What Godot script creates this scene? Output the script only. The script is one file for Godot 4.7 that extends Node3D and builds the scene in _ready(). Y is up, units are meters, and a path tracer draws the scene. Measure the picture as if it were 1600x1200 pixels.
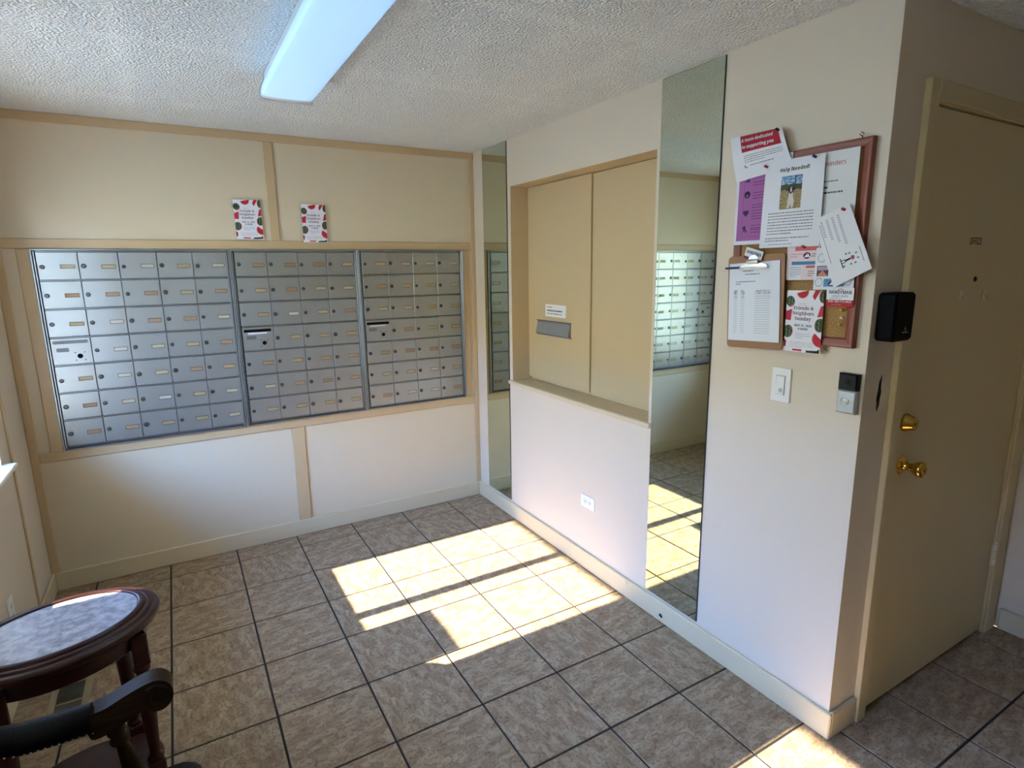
extends Node3D
# Mail lobby: x runs right along the mailbox wall, z runs towards the camera, y is up. Corner of mailbox wall and mirror wall is the origin.

const T := 0.34          # tile pitch
const H := 2.36          # ceiling height
var M := {}
var cache := {}
var taken := {}

# ------------------------------------------------------------------ materials
func mat(color: Color, rough := 0.6, metal := 0.0) -> StandardMaterial3D:
	var m := StandardMaterial3D.new()
	m.albedo_color = color
	m.roughness = rough
	m.metallic = metal
	m.cull_mode = BaseMaterial3D.CULL_DISABLED
	return m

func c8(r: float, g: float, b: float) -> Color:
	return Color(r / 255.0, g / 255.0, b / 255.0)

func noise(freq: float, octaves: int, sd: int, type := FastNoiseLite.TYPE_SIMPLEX_SMOOTH) -> FastNoiseLite:
	var n := FastNoiseLite.new()
	n.noise_type = type
	n.frequency = freq
	n.fractal_octaves = octaves
	n.fractal_type = FastNoiseLite.FRACTAL_FBM if octaves > 1 else FastNoiseLite.FRACTAL_NONE
	n.seed = sd
	return n

func tex(img: Image) -> ImageTexture:
	return ImageTexture.create_from_image(img)

func height_tex(freq: float, octaves: int, sd: int, size := 512) -> ImageTexture:
	var im := noise(freq, octaves, sd).get_seamless_image(size, size, false, false, 0.2, true)
	im.convert(Image.FORMAT_RGB8)
	return tex(im)

func relief(m: StandardMaterial3D, t: Texture2D, cm: float, scale: float, world := true) -> StandardMaterial3D:
	m.heightmap_enabled = true
	m.heightmap_texture = t
	m.heightmap_scale = cm
	m.uv1_triplanar = true
	m.uv1_world_triplanar = world
	m.uv1_scale = Vector3.ONE * scale
	return m

# ------------------------------------------------------------------ meshes
func tri_mesh(polys: Array, material: Material) -> ArrayMesh:
	# flat-shaded closed solid from polygons; turned outwards by its signed volume
	var vol := 0.0
	for p in polys:
		for k in range(1, p.size() - 1):
			vol += p[0].dot(p[k].cross(p[k + 1]))
	var sgn := 1.0 if vol > 0 else -1.0
	var v := PackedVector3Array(); var n := PackedVector3Array(); var uv := PackedVector2Array()
	for p in polys:
		var nn := Vector3.ZERO
		for k in range(1, p.size() - 1):
			nn += (p[k] - p[0]).cross(p[k + 1] - p[0])
		nn = nn.normalized() * sgn
		for k in range(1, p.size() - 1):
			var tri := [p[0], p[k + 1], p[k]] if sgn > 0 else [p[0], p[k], p[k + 1]]
			for q in tri:
				v.append(q); n.append(nn); uv.append(Vector2(q.x + q.z, q.y))
	var a := []; a.resize(Mesh.ARRAY_MAX)
	a[Mesh.ARRAY_VERTEX] = v; a[Mesh.ARRAY_NORMAL] = n; a[Mesh.ARRAY_TEX_UV] = uv
	var m := ArrayMesh.new()
	m.add_surface_from_arrays(Mesh.PRIMITIVE_TRIANGLES, a)
	m.surface_set_material(0, material)
	return m

func box_polys(s: Vector3, b: float, c := Vector3.ZERO) -> Array:
	var h := s / 2.0
	b = min(b, min(h.x, min(h.y, h.z)) * 0.9)
	var out := []
	if b <= 0.0:
		for ax in 3:
			for sg in [-1.0, 1.0]:
				var u := (ax + 1) % 3; var w := (ax + 2) % 3
				var p := []
				for q in [[-1, -1], [1, -1], [1, 1], [-1, 1]]:
					var t := Vector3.ZERO
					t[ax] = sg * h[ax]; t[u] = q[0] * h[u] * sg; t[w] = q[1] * h[w]
					p.append(t + c)
				out.append(PackedVector3Array(p))
		return out
	# corner point on the face of axis ax
	var cp := func(ax: int, s3: Vector3) -> Vector3:
		var t := Vector3.ZERO
		for k in 3:
			t[k] = s3[k] * (h[k] if k == ax else h[k] - b)
		return t + c
	for ax in 3:
		var u := (ax + 1) % 3; var w := (ax + 2) % 3
		for sg in [-1.0, 1.0]:
			var p := PackedVector3Array()
			for q in [[-1, -1], [1, -1], [1, 1], [-1, 1]]:
				var s3 := Vector3.ZERO
				s3[ax] = sg; s3[u] = q[0] * sg; s3[w] = q[1]
				p.append(cp.call(ax, s3))
			out.append(p)
		# edges along axis ax
		for su in [-1.0, 1.0]:
			for sw in [-1.0, 1.0]:
				var lo := Vector3.ZERO; var hi := Vector3.ZERO
				lo[ax] = -1; hi[ax] = 1; lo[u] = su; hi[u] = su; lo[w] = sw; hi[w] = sw
				var p := PackedVector3Array([cp.call(u, lo), cp.call(u, hi), cp.call(w, hi), cp.call(w, lo)])
				var nn := (p[1] - p[0]).cross(p[2] - p[0])
				var outw := Vector3.ZERO
				outw[u] = su; outw[w] = sw
				if nn.dot(outw) < 0: p.reverse()
				out.append(p)
	for sx in [-1.0, 1.0]:
		for sy in [-1.0, 1.0]:
			for sz in [-1.0, 1.0]:
				var s3 := Vector3(sx, sy, sz)
				var p := PackedVector3Array([cp.call(0, s3), cp.call(1, s3), cp.call(2, s3)])
				if (p[1] - p[0]).cross(p[2] - p[0]).dot(s3) < 0: p.reverse()
				out.append(p)
	return out

func bbox(s: Vector3, b: float, m: Material) -> ArrayMesh:
	var key := [s, b, m.get_instance_id()]
	if not cache.has(key):
		cache[key] = tri_mesh(box_polys(s, b), m)
	return cache[key]

func boxes(list: Array, b: float, m: Material) -> ArrayMesh:
	# several boxes given as [min, max] in one mesh
	var polys := []
	for q in list:
		polys.append_array(box_polys(q[1] - q[0], b, (q[0] + q[1]) / 2.0))
	return tri_mesh(polys, m)

func skin(rows: Array, wrap: bool, caps: bool, m: Material) -> ArrayMesh:
	# smooth surface through rows of points (each row a ring when wrap), optional end caps
	var nr := rows.size(); var nc: int = rows[0].size()
	var idx := []
	var cols := nc if wrap else nc - 1
	for i in nr - 1:
		for j in cols:
			var a := i * nc + j; var b := i * nc + (j + 1) % nc
			idx.append_array([a, b, b + nc, a, b + nc, a + nc])
	var v := []
	for r in rows:
		for q in r: v.append(q)
	var tris := []
	for k in range(0, idx.size(), 3):
		tris.append([v[idx[k]], v[idx[k + 1]], v[idx[k + 2]]])
	var vol := 0.0
	for t in tris: vol += t[0].dot(t[1].cross(t[2]))
	var capt := []
	if caps:
		for e in [0, nr - 1]:
			var c := Vector3.ZERO
			for q in rows[e]: c += q
			c /= nc
			for j in nc:
				var a: Vector3 = rows[e][j]; var b: Vector3 = rows[e][(j + 1) % nc]
				var t := [c, b, a] if e == 0 else [c, a, b]
				capt.append(t); vol += t[0].dot(t[1].cross(t[2]))
	var sgn := 1.0 if vol > 0 else -1.0
	var nrm := []; nrm.resize(v.size()); nrm.fill(Vector3.ZERO)
	for k in range(0, idx.size(), 3):
		var n: Vector3 = (v[idx[k + 1]] - v[idx[k]]).cross(v[idx[k + 2]] - v[idx[k]]) * sgn
		for q in 3: nrm[idx[k + q]] += n
	var pv := PackedVector3Array(); var pn := PackedVector3Array(); var pu := PackedVector2Array(); var pi := PackedInt32Array()
	for i in nr:
		for j in nc:
			pv.append(v[i * nc + j]); pn.append(nrm[i * nc + j].normalized())
			pu.append(Vector2(float(j) / max(1, nc - 1), float(i) / max(1, nr - 1)))
	for k in range(0, idx.size(), 3):
		pi.append(idx[k])
		if sgn > 0: pi.append(idx[k + 2]); pi.append(idx[k + 1])
		else: pi.append(idx[k + 1]); pi.append(idx[k + 2])
	for t in capt:
		var n: Vector3 = (t[1] - t[0]).cross(t[2] - t[0]).normalized() * sgn
		var o := pv.size()
		for q in t:
			pv.append(q); pn.append(n); pu.append(Vector2(q.x, q.z))
		pi.append(o)
		if sgn > 0: pi.append(o + 2); pi.append(o + 1)
		else: pi.append(o + 1); pi.append(o + 2)
	var a := []; a.resize(Mesh.ARRAY_MAX)
	a[Mesh.ARRAY_VERTEX] = pv; a[Mesh.ARRAY_NORMAL] = pn; a[Mesh.ARRAY_TEX_UV] = pu; a[Mesh.ARRAY_INDEX] = pi
	var mesh := ArrayMesh.new()
	mesh.add_surface_from_arrays(Mesh.PRIMITIVE_TRIANGLES, a)
	mesh.surface_set_material(0, m)
	return mesh

func lathe(profile: Array, segs: int, m: Material, sx := 1.0, sz := 1.0) -> ArrayMesh:
	# profile: [radius, y] pairs turned about the y axis
	var rows := []
	for p in profile:
		var ring := PackedVector3Array()
		for j in segs:
			var a := TAU * j / segs
			ring.append(Vector3(cos(a) * p[0] * sx, p[1], sin(a) * p[0] * sz))
		rows.append(ring)
	return skin(rows, true, true, m)

func oval(profile: Array, a: float, b: float, segs: int, m: Material, closed := false) -> ArrayMesh:
	# profile: [offset from the a x b ellipse, y]
	var rows := []
	var prof := profile.duplicate()
	if closed: prof.append(profile[0])
	for p in prof:
		var ring := PackedVector3Array()
		for j in segs:
			var t := TAU * j / segs
			ring.append(Vector3(cos(t) * (a + p[0]), p[1], sin(t) * (b + p[0])))
		rows.append(ring)
	return skin(rows, true, not closed, m)

func tube(path: Array, r: float, segs: int, m: Material) -> ArrayMesh:
	var rows := []
	for i in path.size():
		var d: Vector3 = (path[min(i + 1, path.size() - 1)] - path[max(i - 1, 0)]).normalized()
		var u := d.cross(Vector3.UP if abs(d.y) < 0.9 else Vector3.RIGHT).normalized()
		var w := u.cross(d).normalized()
		var ring := PackedVector3Array()
		for j in segs:
			var a := TAU * j / segs
			ring.append(path[i] + (u * cos(a) + w * sin(a)) * r)
		rows.append(ring)
	return skin(rows, true, true, m)

func prism(outline: PackedVector2Array, depth: float, m: Material, bevel := 0.0) -> ArrayMesh:
	# outline in x,y extruded along z from 0 to depth, with bevelled rims
	var polys := []
	var tris := Geometry2D.triangulate_polygon(outline)
	var inset := outline
	if bevel > 0:
		var off := Geometry2D.offset_polygon(outline, -bevel)
		if off.size() == 1 and off[0].size() == outline.size():
			# match the start point
			var best := 0
			for k in off[0].size():
				if off[0][k].distance_to(outline[0]) < off[0][best].distance_to(outline[0]): best = k
			var o2 := PackedVector2Array()
			for k in off[0].size(): o2.append(off[0][(k + best) % off[0].size()])
			inset = o2
		else:
			bevel = 0.0
	var it := Geometry2D.triangulate_polygon(inset) if bevel > 0 else tris
	for k in range(0, it.size(), 3):
		var a := inset[it[k]]; var b := inset[it[k + 1]]; var c := inset[it[k + 2]]
		if (b - a).cross(c - a) < 0:
			var s := b; b = c; c = s
		polys.append(PackedVector3Array([Vector3(a.x, a.y, depth), Vector3(b.x, b.y, depth), Vector3(c.x, c.y, depth)]))
		polys.append(PackedVector3Array([Vector3(a.x, a.y, 0), Vector3(c.x, c.y, 0), Vector3(b.x, b.y, 0)]))
	var area := 0.0
	for k in outline.size(): area += outline[k].cross(outline[(k + 1) % outline.size()])
	for k in outline.size():
		var k2 := (k + 1) % outline.size()
		var lv := [[inset, 0.0], [outline, bevel], [outline, depth - bevel], [inset, depth]] if bevel > 0 else [[outline, 0.0], [outline, depth]]
		for l in lv.size() - 1:
			var p0: Vector2 = lv[l][0][k]; var p1: Vector2 = lv[l][0][k2]; var q0: Vector2 = lv[l + 1][0][k]; var q1: Vector2 = lv[l + 1][0][k2]
			var z0: float = lv[l][1]; var z1: float = lv[l + 1][1]
			var p := PackedVector3Array([Vector3(p0.x, p0.y, z0), Vector3(p1.x, p1.y, z0), Vector3(q1.x, q1.y, z1), Vector3(q0.x, q0.y, z1)])
			if area < 0: p.reverse()
			polys.append(p)
	return tri_mesh(polys, m)

func spline(p: PackedVector2Array, sub: int) -> PackedVector2Array:
	# closed Catmull-Rom curve through the points
	var o := PackedVector2Array()
	var n := p.size()
	for i in n:
		for k in sub:
			o.append(p[i].cubic_interpolate(p[(i + 1) % n], p[(i + n - 1) % n], p[(i + 2) % n], float(k) / sub))
	return o

func round_rect(w: float, h: float, r: float, n := 4) -> PackedVector2Array:
	var p := PackedVector2Array()
	for q in [[1, 1, 0.0], [-1, 1, 0.25], [-1, -1, 0.5], [1, -1, 0.75]]:
		for k in n + 1:
			var a: float = TAU * (q[2] + 0.25 * k / n)
			p.append(Vector2(q[0] * (w / 2 - r) + cos(a) * r, q[1] * (h / 2 - r) + sin(a) * r))
	return p

# ------------------------------------------------------------------ nodes
func numbered(called: String) -> String:
	var n: int = taken.get(called, 0)
	taken[called] = n + 1
	return called if n == 0 else "%s_%03d" % [called, n]

func part(parent: Node, called: String, mesh: Mesh, at := Vector3.ZERO, turn := Vector3.ZERO, label := "") -> MeshInstance3D:
	var o := MeshInstance3D.new()
	o.name = called
	o.mesh = mesh
	o.position = at
	o.rotation_degrees = turn
	if label: o.set_meta("label", label)
	parent.add_child(o, true)
	return o

func thing(called: String, label: String, category: String, at := Vector3.ZERO, turn := Vector3.ZERO, group := "") -> Node3D:
	var o := Node3D.new()
	o.name = numbered(called)
	o.position = at
	o.rotation_degrees = turn
	o.set_meta("label", label)
	o.set_meta("category", category)
	if group: o.set_meta("group", group)
	add_child(o)
	return o

func single(called: String, label: String, category: String, mesh: Mesh, at := Vector3.ZERO, turn := Vector3.ZERO, group := "") -> MeshInstance3D:
	var o := MeshInstance3D.new()
	o.name = numbered(called)
	o.mesh = mesh
	o.position = at
	o.rotation_degrees = turn
	o.set_meta("label", label)
	o.set_meta("category", category)
	if group: o.set_meta("group", group)
	add_child(o)
	return o

func struct(called: String, mesh: Mesh, at := Vector3.ZERO, turn := Vector3.ZERO) -> MeshInstance3D:
	var o := MeshInstance3D.new()
	o.name = called
	o.mesh = mesh
	o.position = at
	o.rotation_degrees = turn
	o.set_meta("kind", "structure")
	add_child(o)
	return o

func csg_wall(called: String, lo: Vector3, hi: Vector3, holes: Array, m: Material) -> CSGCombiner3D:
	var c := CSGCombiner3D.new()
	c.name = called
	c.set_meta("kind", "structure")
	var b := CSGBox3D.new()
	b.size = hi - lo; b.position = (hi + lo) / 2; b.material = m
	c.add_child(b)
	for q in holes:
		var s: CSGShape3D
		if q is CSGShape3D:
			s = q
		else:
			s = CSGBox3D.new()
			s.size = q[1] - q[0]; s.position = (q[0] + q[1]) / 2; s.material = q[2] if q.size() > 2 else m
		s.operation = CSGShape3D.OPERATION_SUBTRACTION
		c.add_child(s)
	add_child(c)
	return c

func text(parent: Node, s: String, width: float, at: Vector3, m: Material, roll := 0.0, italic := false, bold := false, serif := false, height := 0.0) -> void:
	var f := SystemFont.new()
	f.font_names = PackedStringArray(["Droid Serif" if serif else "Droid Sans"])
	f.font_italic = italic
	f.font_weight = 700 if bold else 400
	var t := TextMesh.new()
	t.text = s
	t.font = f
	t.font_size = 32
	t.pixel_size = 0.01
	t.depth = 0.02
	t.curve_step = 2.0
	t.material = m
	var sz := t.get_aabb().size
	var o := MeshInstance3D.new()
	o.name = "lettering"
	o.mesh = t
	var k: float = width / max(sz.x, 0.001)
	o.scale = Vector3(k, (height / max(sz.y, 0.001)) if height > 0 else k, 0.0003 / 0.02)
	o.rotation_degrees = Vector3(0, 0, roll)
	o.position = at
	parent.add_child(o, true)

# ------------------------------------------------------------------ printing on paper
func page(w: int, h: int, c: Color) -> Image:
	var im := Image.create(w, h, false, Image.FORMAT_RGB8)
	im.fill(c)
	return im

func rect(im: Image, x: float, y: float, w: float, h: float, c: Color) -> void:
	im.fill_rect(Rect2i(int(x), int(y), int(max(1, w)), int(max(1, h))), c)

func lines(im: Image, x: int, y: int, w: int, n: int, step: int, c: Color, sd: int, thick := 2) -> void:
	# rows of words too small to read
	var r := RandomNumberGenerator.new()
	r.seed = sd
	for k in n:
		var p := x
		var stop := x + (w if k < n - 1 else int(w * 0.55))
		while p < stop:
			var l := r.randi_range(5, 16)
			l = min(l, stop - p)
			rect(im, p, y + k * step, l, thick, c.lerp(im.get_pixel(min(x + 1, im.get_width() - 1), max(0, y - 3)), r.randf_range(0.0, 0.35)))
			p += l + 3

func ell(im: Image, cx: float, cy: float, rx: float, ry: float, c: Color, keep = null) -> void:
	for y in range(max(0, int(cy - ry)), min(im.get_height(), int(cy + ry) + 1)):
		for x in range(max(0, int(cx - rx)), min(im.get_width(), int(cx + rx) + 1)):
			var d := Vector2((x - cx) / rx, (y - cy) / ry)
			if d.length_squared() <= 1.0 and (keep == null or keep.call(d)):
				im.set_pixel(x, y, c)

func poly(im: Image, pts: Array, c: Color) -> void:
	var pp := PackedVector2Array(pts)
	var lo := pp[0]; var hi := pp[0]
	for p in pp:
		lo = lo.min(p); hi = hi.max(p)
	for y in range(max(0, int(lo.y)), min(im.get_height(), int(hi.y) + 1)):
		for x in range(max(0, int(lo.x)), min(im.get_width(), int(hi.x) + 1)):
			if Geometry2D.is_point_in_polygon(Vector2(x, y), pp):
				im.set_pixel(x, y, c)

func melon(im: Image, cx: float, cy: float, rx: float, ry: float, pink: Vector2) -> void:
	ell(im, cx + pink.x, cy + pink.y, rx, ry, c8(206, 96, 110))
	ell(im, cx, cy, rx, ry, c8(28, 44, 28))
	ell(im, cx, cy, rx, ry, c8(112, 140, 92), func(d): return fposmod((d.x * 0.85 + d.y * 0.6) * 2.4 + 0.25 * sin(d.y * 9.0 + d.x * 4.0), 1.0) < 0.3)

func melon_slice(im: Image, cx: float, cy: float, r: float, ang: float, a := 1.0) -> void:
	var n := Vector2(cos(ang), sin(ang))
	ell(im, cx, cy, r * 1.12, r * a * 1.12, c8(226, 188, 178), func(d): return d.dot(n) > -0.02)
	ell(im, cx, cy, r, r * a, c8(186, 26, 46), func(d): return d.dot(n) > 0.0)

func flyer_image() -> Image:
	var im := page(360, 560, c8(232, 230, 236))
	var w := 360.0; var h := 560.0
	melon(im, .10 * w, .17 * h, 42, 46, Vector2(6, 8))
	melon_slice(im, .43 * w, .02 * h, 56, 1.35)
	poly(im, [Vector2(.70 * w, .09 * h), Vector2(.76 * w, 0), Vector2(.90 * w, 0), Vector2(.76 * w, .155 * h)], c8(186, 26, 46))
	melon(im, .99 * w, .09 * h, 38, 56, Vector2(-4, 2))
	poly(im, [Vector2(0, .34 * h), Vector2(.17 * w, .30 * h), Vector2(.15 * w, .49 * h), Vector2(0, .48 * h)], c8(186, 30, 52))
	poly(im, [Vector2(.93 * w, .25 * h), Vector2(w, .23 * h), Vector2(w, .40 * h), Vector2(.86 * w, .42 * h)], c8(196, 40, 60))
	melon(im, .94 * w, .54 * h, 46, 58, Vector2(-4, 6))
	melon(im, .08 * w, .67 * h, 46, 58, Vector2(8, -2))
	melon_slice(im, .99 * w, .76 * h, 78, 2.3, .9)
	poly(im, [Vector2(0, .8 * h), Vector2(.06 * w, .83 * h), Vector2(.05 * w, .93 * h), Vector2(0, .92 * h)], c8(176, 26, 46))
	rect(im, .25 * w, .955 * h, .26 * w, .03 * h, c8(190, 40, 60))
	poly(im, [Vector2(.62 * w, .96 * h), Vector2(.9 * w, .95 * h), Vector2(.97 * w, .92 * h), Vector2(.97 * w, .99 * h), Vector2(.62 * w, .995 * h)], c8(30, 44, 30))
	lines(im, 128, 118, 130, 1, 8, c8(90, 140, 130), 3, 3)
	lines(im, 128, 132, 130, 1, 8, c8(120, 125, 140), 4, 2)
	rect(im, 92, 300, 170, 2, c8(190, 190, 200))
	rect(im, 92, 372, 170, 2, c8(190, 190, 200))
	lines(im, 105, 392, 150, 3, 17, c8(110, 115, 135), 5, 4)
	lines(im, 55, 468, 230, 5, 12, c8(150, 140, 150), 6, 3)
	return im

func dog_photo(im: Image, x0: int, y0: int, w: int, h: int) -> void:
	var n := noise(0.035, 4, 77)
	var n2 := noise(0.12, 2, 78)
	for y in h:
		for x in w:
			var v := float(y) / h; var u := float(x) / w
			var a := n.get_noise_2d(x, y * 2.2); var b := n2.get_noise_2d(x, y)
			var c: Color
			if v < 0.25 + 0.03 * a:
				c = c8(70, 120, 170).lerp(c8(205, 215, 225), clamp(0.5 + a * 1.2 - (0.25 - v), 0, 1))
			elif v < 0.42 + 0.06 * a:
				c = c8(52, 60, 42).lerp(c8(96, 92, 60), clamp(0.5 + b, 0, 1))
			else:
				c = c8(120, 98, 66).lerp(c8(186, 164, 116), clamp(0.5 + b * 0.9 + a * 0.5, 0, 1))
			if abs(u - 0.68) < 0.02 and v < 0.42: c = c8(40, 48, 44)
			im.set_pixel(x0 + x, y0 + y, c)
	# sitting dog: white chest, legs and blaze, dark ears and cheeks
	var white := c8(214, 206, 200); var dark := c8(40, 35, 36)
	var o := Vector2(x0, y0); var k := Vector2(w, h)
	poly(im, [o + Vector2(.42, .58) * k, o + Vector2(.60, .58) * k, o + Vector2(.68, .78) * k, o + Vector2(.64, .97) * k, o + Vector2(.56, .97) * k, o + Vector2(.53, .84) * k, o + Vector2(.46, .97) * k, o + Vector2(.36, .97) * k, o + Vector2(.38, .76) * k], white)
	ell(im, x0 + .51 * w, y0 + .56 * h, .10 * w, .07 * h, white)
	ell(im, x0 + .50 * w, y0 + .45 * h, .12 * w, .10 * h, dark)
	ell(im, x0 + .38 * w, y0 + .41 * h, .06 * w, .05 * h, dark)
	ell(im, x0 + .63 * w, y0 + .40 * h, .07 * w, .05 * h, dark)
	poly(im, [o + Vector2(.48, .35) * k, o + Vector2(.53, .35) * k, o + Vector2(.55, .47) * k, o + Vector2(.58, .54) * k, o + Vector2(.43, .54) * k, o + Vector2(.46, .47) * k], white)
	ell(im, x0 + .505 * w, y0 + .505 * h, .045 * w, .035 * h, dark)

func paper_mat(im: Image) -> StandardMaterial3D:
	var m := mat(Color.WHITE, 0.7)
	m.albedo_texture = tex(im)
	return m

func sheet_mesh(q: Array, m: Material, bulge := 0.0, curl := 0.0, thick := 0.0004) -> ArrayMesh:
	# q: corners top-left, top-right, bottom-right, bottom-left in local x,y; a thin sheet that lifts along local z
	var nx := 8; var ny := 10
	var pos := func(i: int, j: int) -> Vector3:
		var u := float(i) / nx; var v := float(j) / ny
		var p: Vector2 = q[0].lerp(q[1], u).lerp(q[3].lerp(q[2], u), v)
		return Vector3(p.x, p.y, bulge * sin(PI * v) * (0.4 + 0.6 * sin(PI * u)) + curl * pow(v, 3.0) * (0.3 + 0.7 * u))
	var pv := PackedVector3Array(); var pn := PackedVector3Array(); var pu := PackedVector2Array(); var pi := PackedInt32Array()
	for side in [1.0, -1.0]:
		var o := pv.size()
		for j in ny + 1:
			for i in nx + 1:
				var p: Vector3 = pos.call(i, j)
				var du: Vector3 = pos.call(min(i + 1, nx), j) - pos.call(max(i - 1, 0), j)
				var dv: Vector3 = pos.call(i, max(j - 1, 0)) - pos.call(i, min(j + 1, ny))
				var n := du.cross(dv).normalized()
				pv.append(p + n * (thick / 2 * side)); pn.append(n * side)
				pu.append(Vector2(float(i) / nx, float(j) / ny))
		for j in ny:
			for i in nx:
				var a := o + j * (nx + 1) + i; var b := a + 1; var c := a + nx + 1; var d := c + 1
				pi.append_array([a, b, d, a, d, c] if side > 0 else [a, d, b, a, c, d])
	var arr := []; arr.resize(Mesh.ARRAY_MAX)
	arr[Mesh.ARRAY_VERTEX] = pv; arr[Mesh.ARRAY_NORMAL] = pn; arr[Mesh.ARRAY_TEX_UV] = pu; arr[Mesh.ARRAY_INDEX] = pi
	var mesh := ArrayMesh.new()
	mesh.add_surface_from_arrays(Mesh.PRIMITIVE_TRIANGLES, arr)
	mesh.surface_set_material(0, m)
	return mesh

func wall_sheet(called: String, label: String, category: String, q: Array, off: float, im: Image, bulge := 0.0, curl := 0.0, group := "") -> Node3D:
	# a sheet on the mirror wall: q holds corners as (z, y); local x runs along +z, local z points into the room
	var c := Vector2.ZERO
	for p in q: c += p / 4.0
	var t := thing(called, label, category, Vector3(-off, c.y, c.x), Vector3(0, -90, 0), group)
	var l := []
	for p in q: l.append(p - c)
	part(t, "sheet", sheet_mesh(l, paper_mat(im), bulge, curl))
	return t

func flyer_words(t: Node3D, w: float, h: float, z: float) -> void:
	var ink = M.ink_wine; var dark = M.ink
	text(t, "Friends &", w * .54, Vector3(-.02 * w, h * (.5 - .285), z), ink, 0, true, true, true)
	text(t, "Neighbors", w * .58, Vector3(-.02 * w, h * (.5 - .37), z), ink, 0, true, true, true)
	text(t, "Sunday", w * .44, Vector3(-.02 * w, h * (.5 - .455), z), ink, 0, true, true, true)
	text(t, "MAY 31, 2026", w * .46, Vector3(0, h * (.5 - .565), z), dark, 0, false, true)
	text(t, "9:30AM", w * .26, Vector3(0, h * (.5 - .62), z), dark, 0, false, true)

func push_pin(at: Vector3, m: Material, label: String) -> void:
	var t := single("push_pin", label, "push pin", lathe([[0.0005, -0.004], [0.0008, 0.0], [0.0042, 0.001], [0.0045, 0.0025], [0.0026, 0.0045], [0.0026, 0.009], [0.0046, 0.011], [0.0046, 0.0125], [0.003, 0.0132]], 14, m), at, Vector3(0, 0, 80))
	t.rotation_degrees = Vector3(12, 0, 78)

# ------------------------------------------------------------------ scene
func _ready() -> void:
	set_view()
	set_light()
	make_materials()
	build_shell()
	build_floor()
	build_back_wall_trim()
	build_mailboxes()
	build_mirrors_and_niche()
	build_door()
	build_ceiling_light()
	build_table()
	build_chair()
	build_board()
	build_fittings()

func set_view() -> void:
	var cam := Camera3D.new()
	cam.name = "camera"
	cam.fov = 67.25
	cam.near = 0.05
	cam.far = 200.0
	cam.transform = Transform3D(Basis(Vector3(0.8634, -0.0142, 0.5043), Vector3(0.1112, 0.9804, -0.1628), Vector3(-0.492, 0.1967, 0.8481)).orthonormalized(), Vector3(-1.8029, 1.6192, 3.5861))
	add_child(cam)
	cam.current = true

func set_light() -> void:
	var sky_mat := ProceduralSkyMaterial.new()
	sky_mat.sky_top_color = Color(0.43, 0.625, 0.95)
	sky_mat.sky_horizon_color = Color(0.79, 0.905, 1.0)
	sky_mat.ground_horizon_color = Color(0.55, 0.53, 0.48)
	sky_mat.ground_bottom_color = Color(0.36, 0.34, 0.30)
	sky_mat.sun_angle_max = 0.0
	sky_mat.energy_multiplier = 53.0
	var sky := Sky.new()
	sky.sky_material = sky_mat
	var env := Environment.new()
	env.background_mode = Environment.BG_SKY
	env.sky = sky
	env.tonemap_mode = Environment.TONE_MAPPER_LINEAR
	env.tonemap_exposure = 1.48
	env.sdfgi_enabled = true
	env.ssao_enabled = true
	env.ssil_enabled = true
	var we := WorldEnvironment.new()
	we.environment = env
	add_child(we)
	var sun := DirectionalLight3D.new()
	sun.name = "sun"
	sun.light_energy = 11.0
	sun.light_color = Color(1.0, 0.975, 0.91)
	sun.light_angular_distance = 0.55
	sun.shadow_enabled = true
	sun.look_at_from_position(Vector3(-10, 6.66, 1.2), Vector3(0, 0, 1.2), Vector3.UP)
	add_child(sun)

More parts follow.
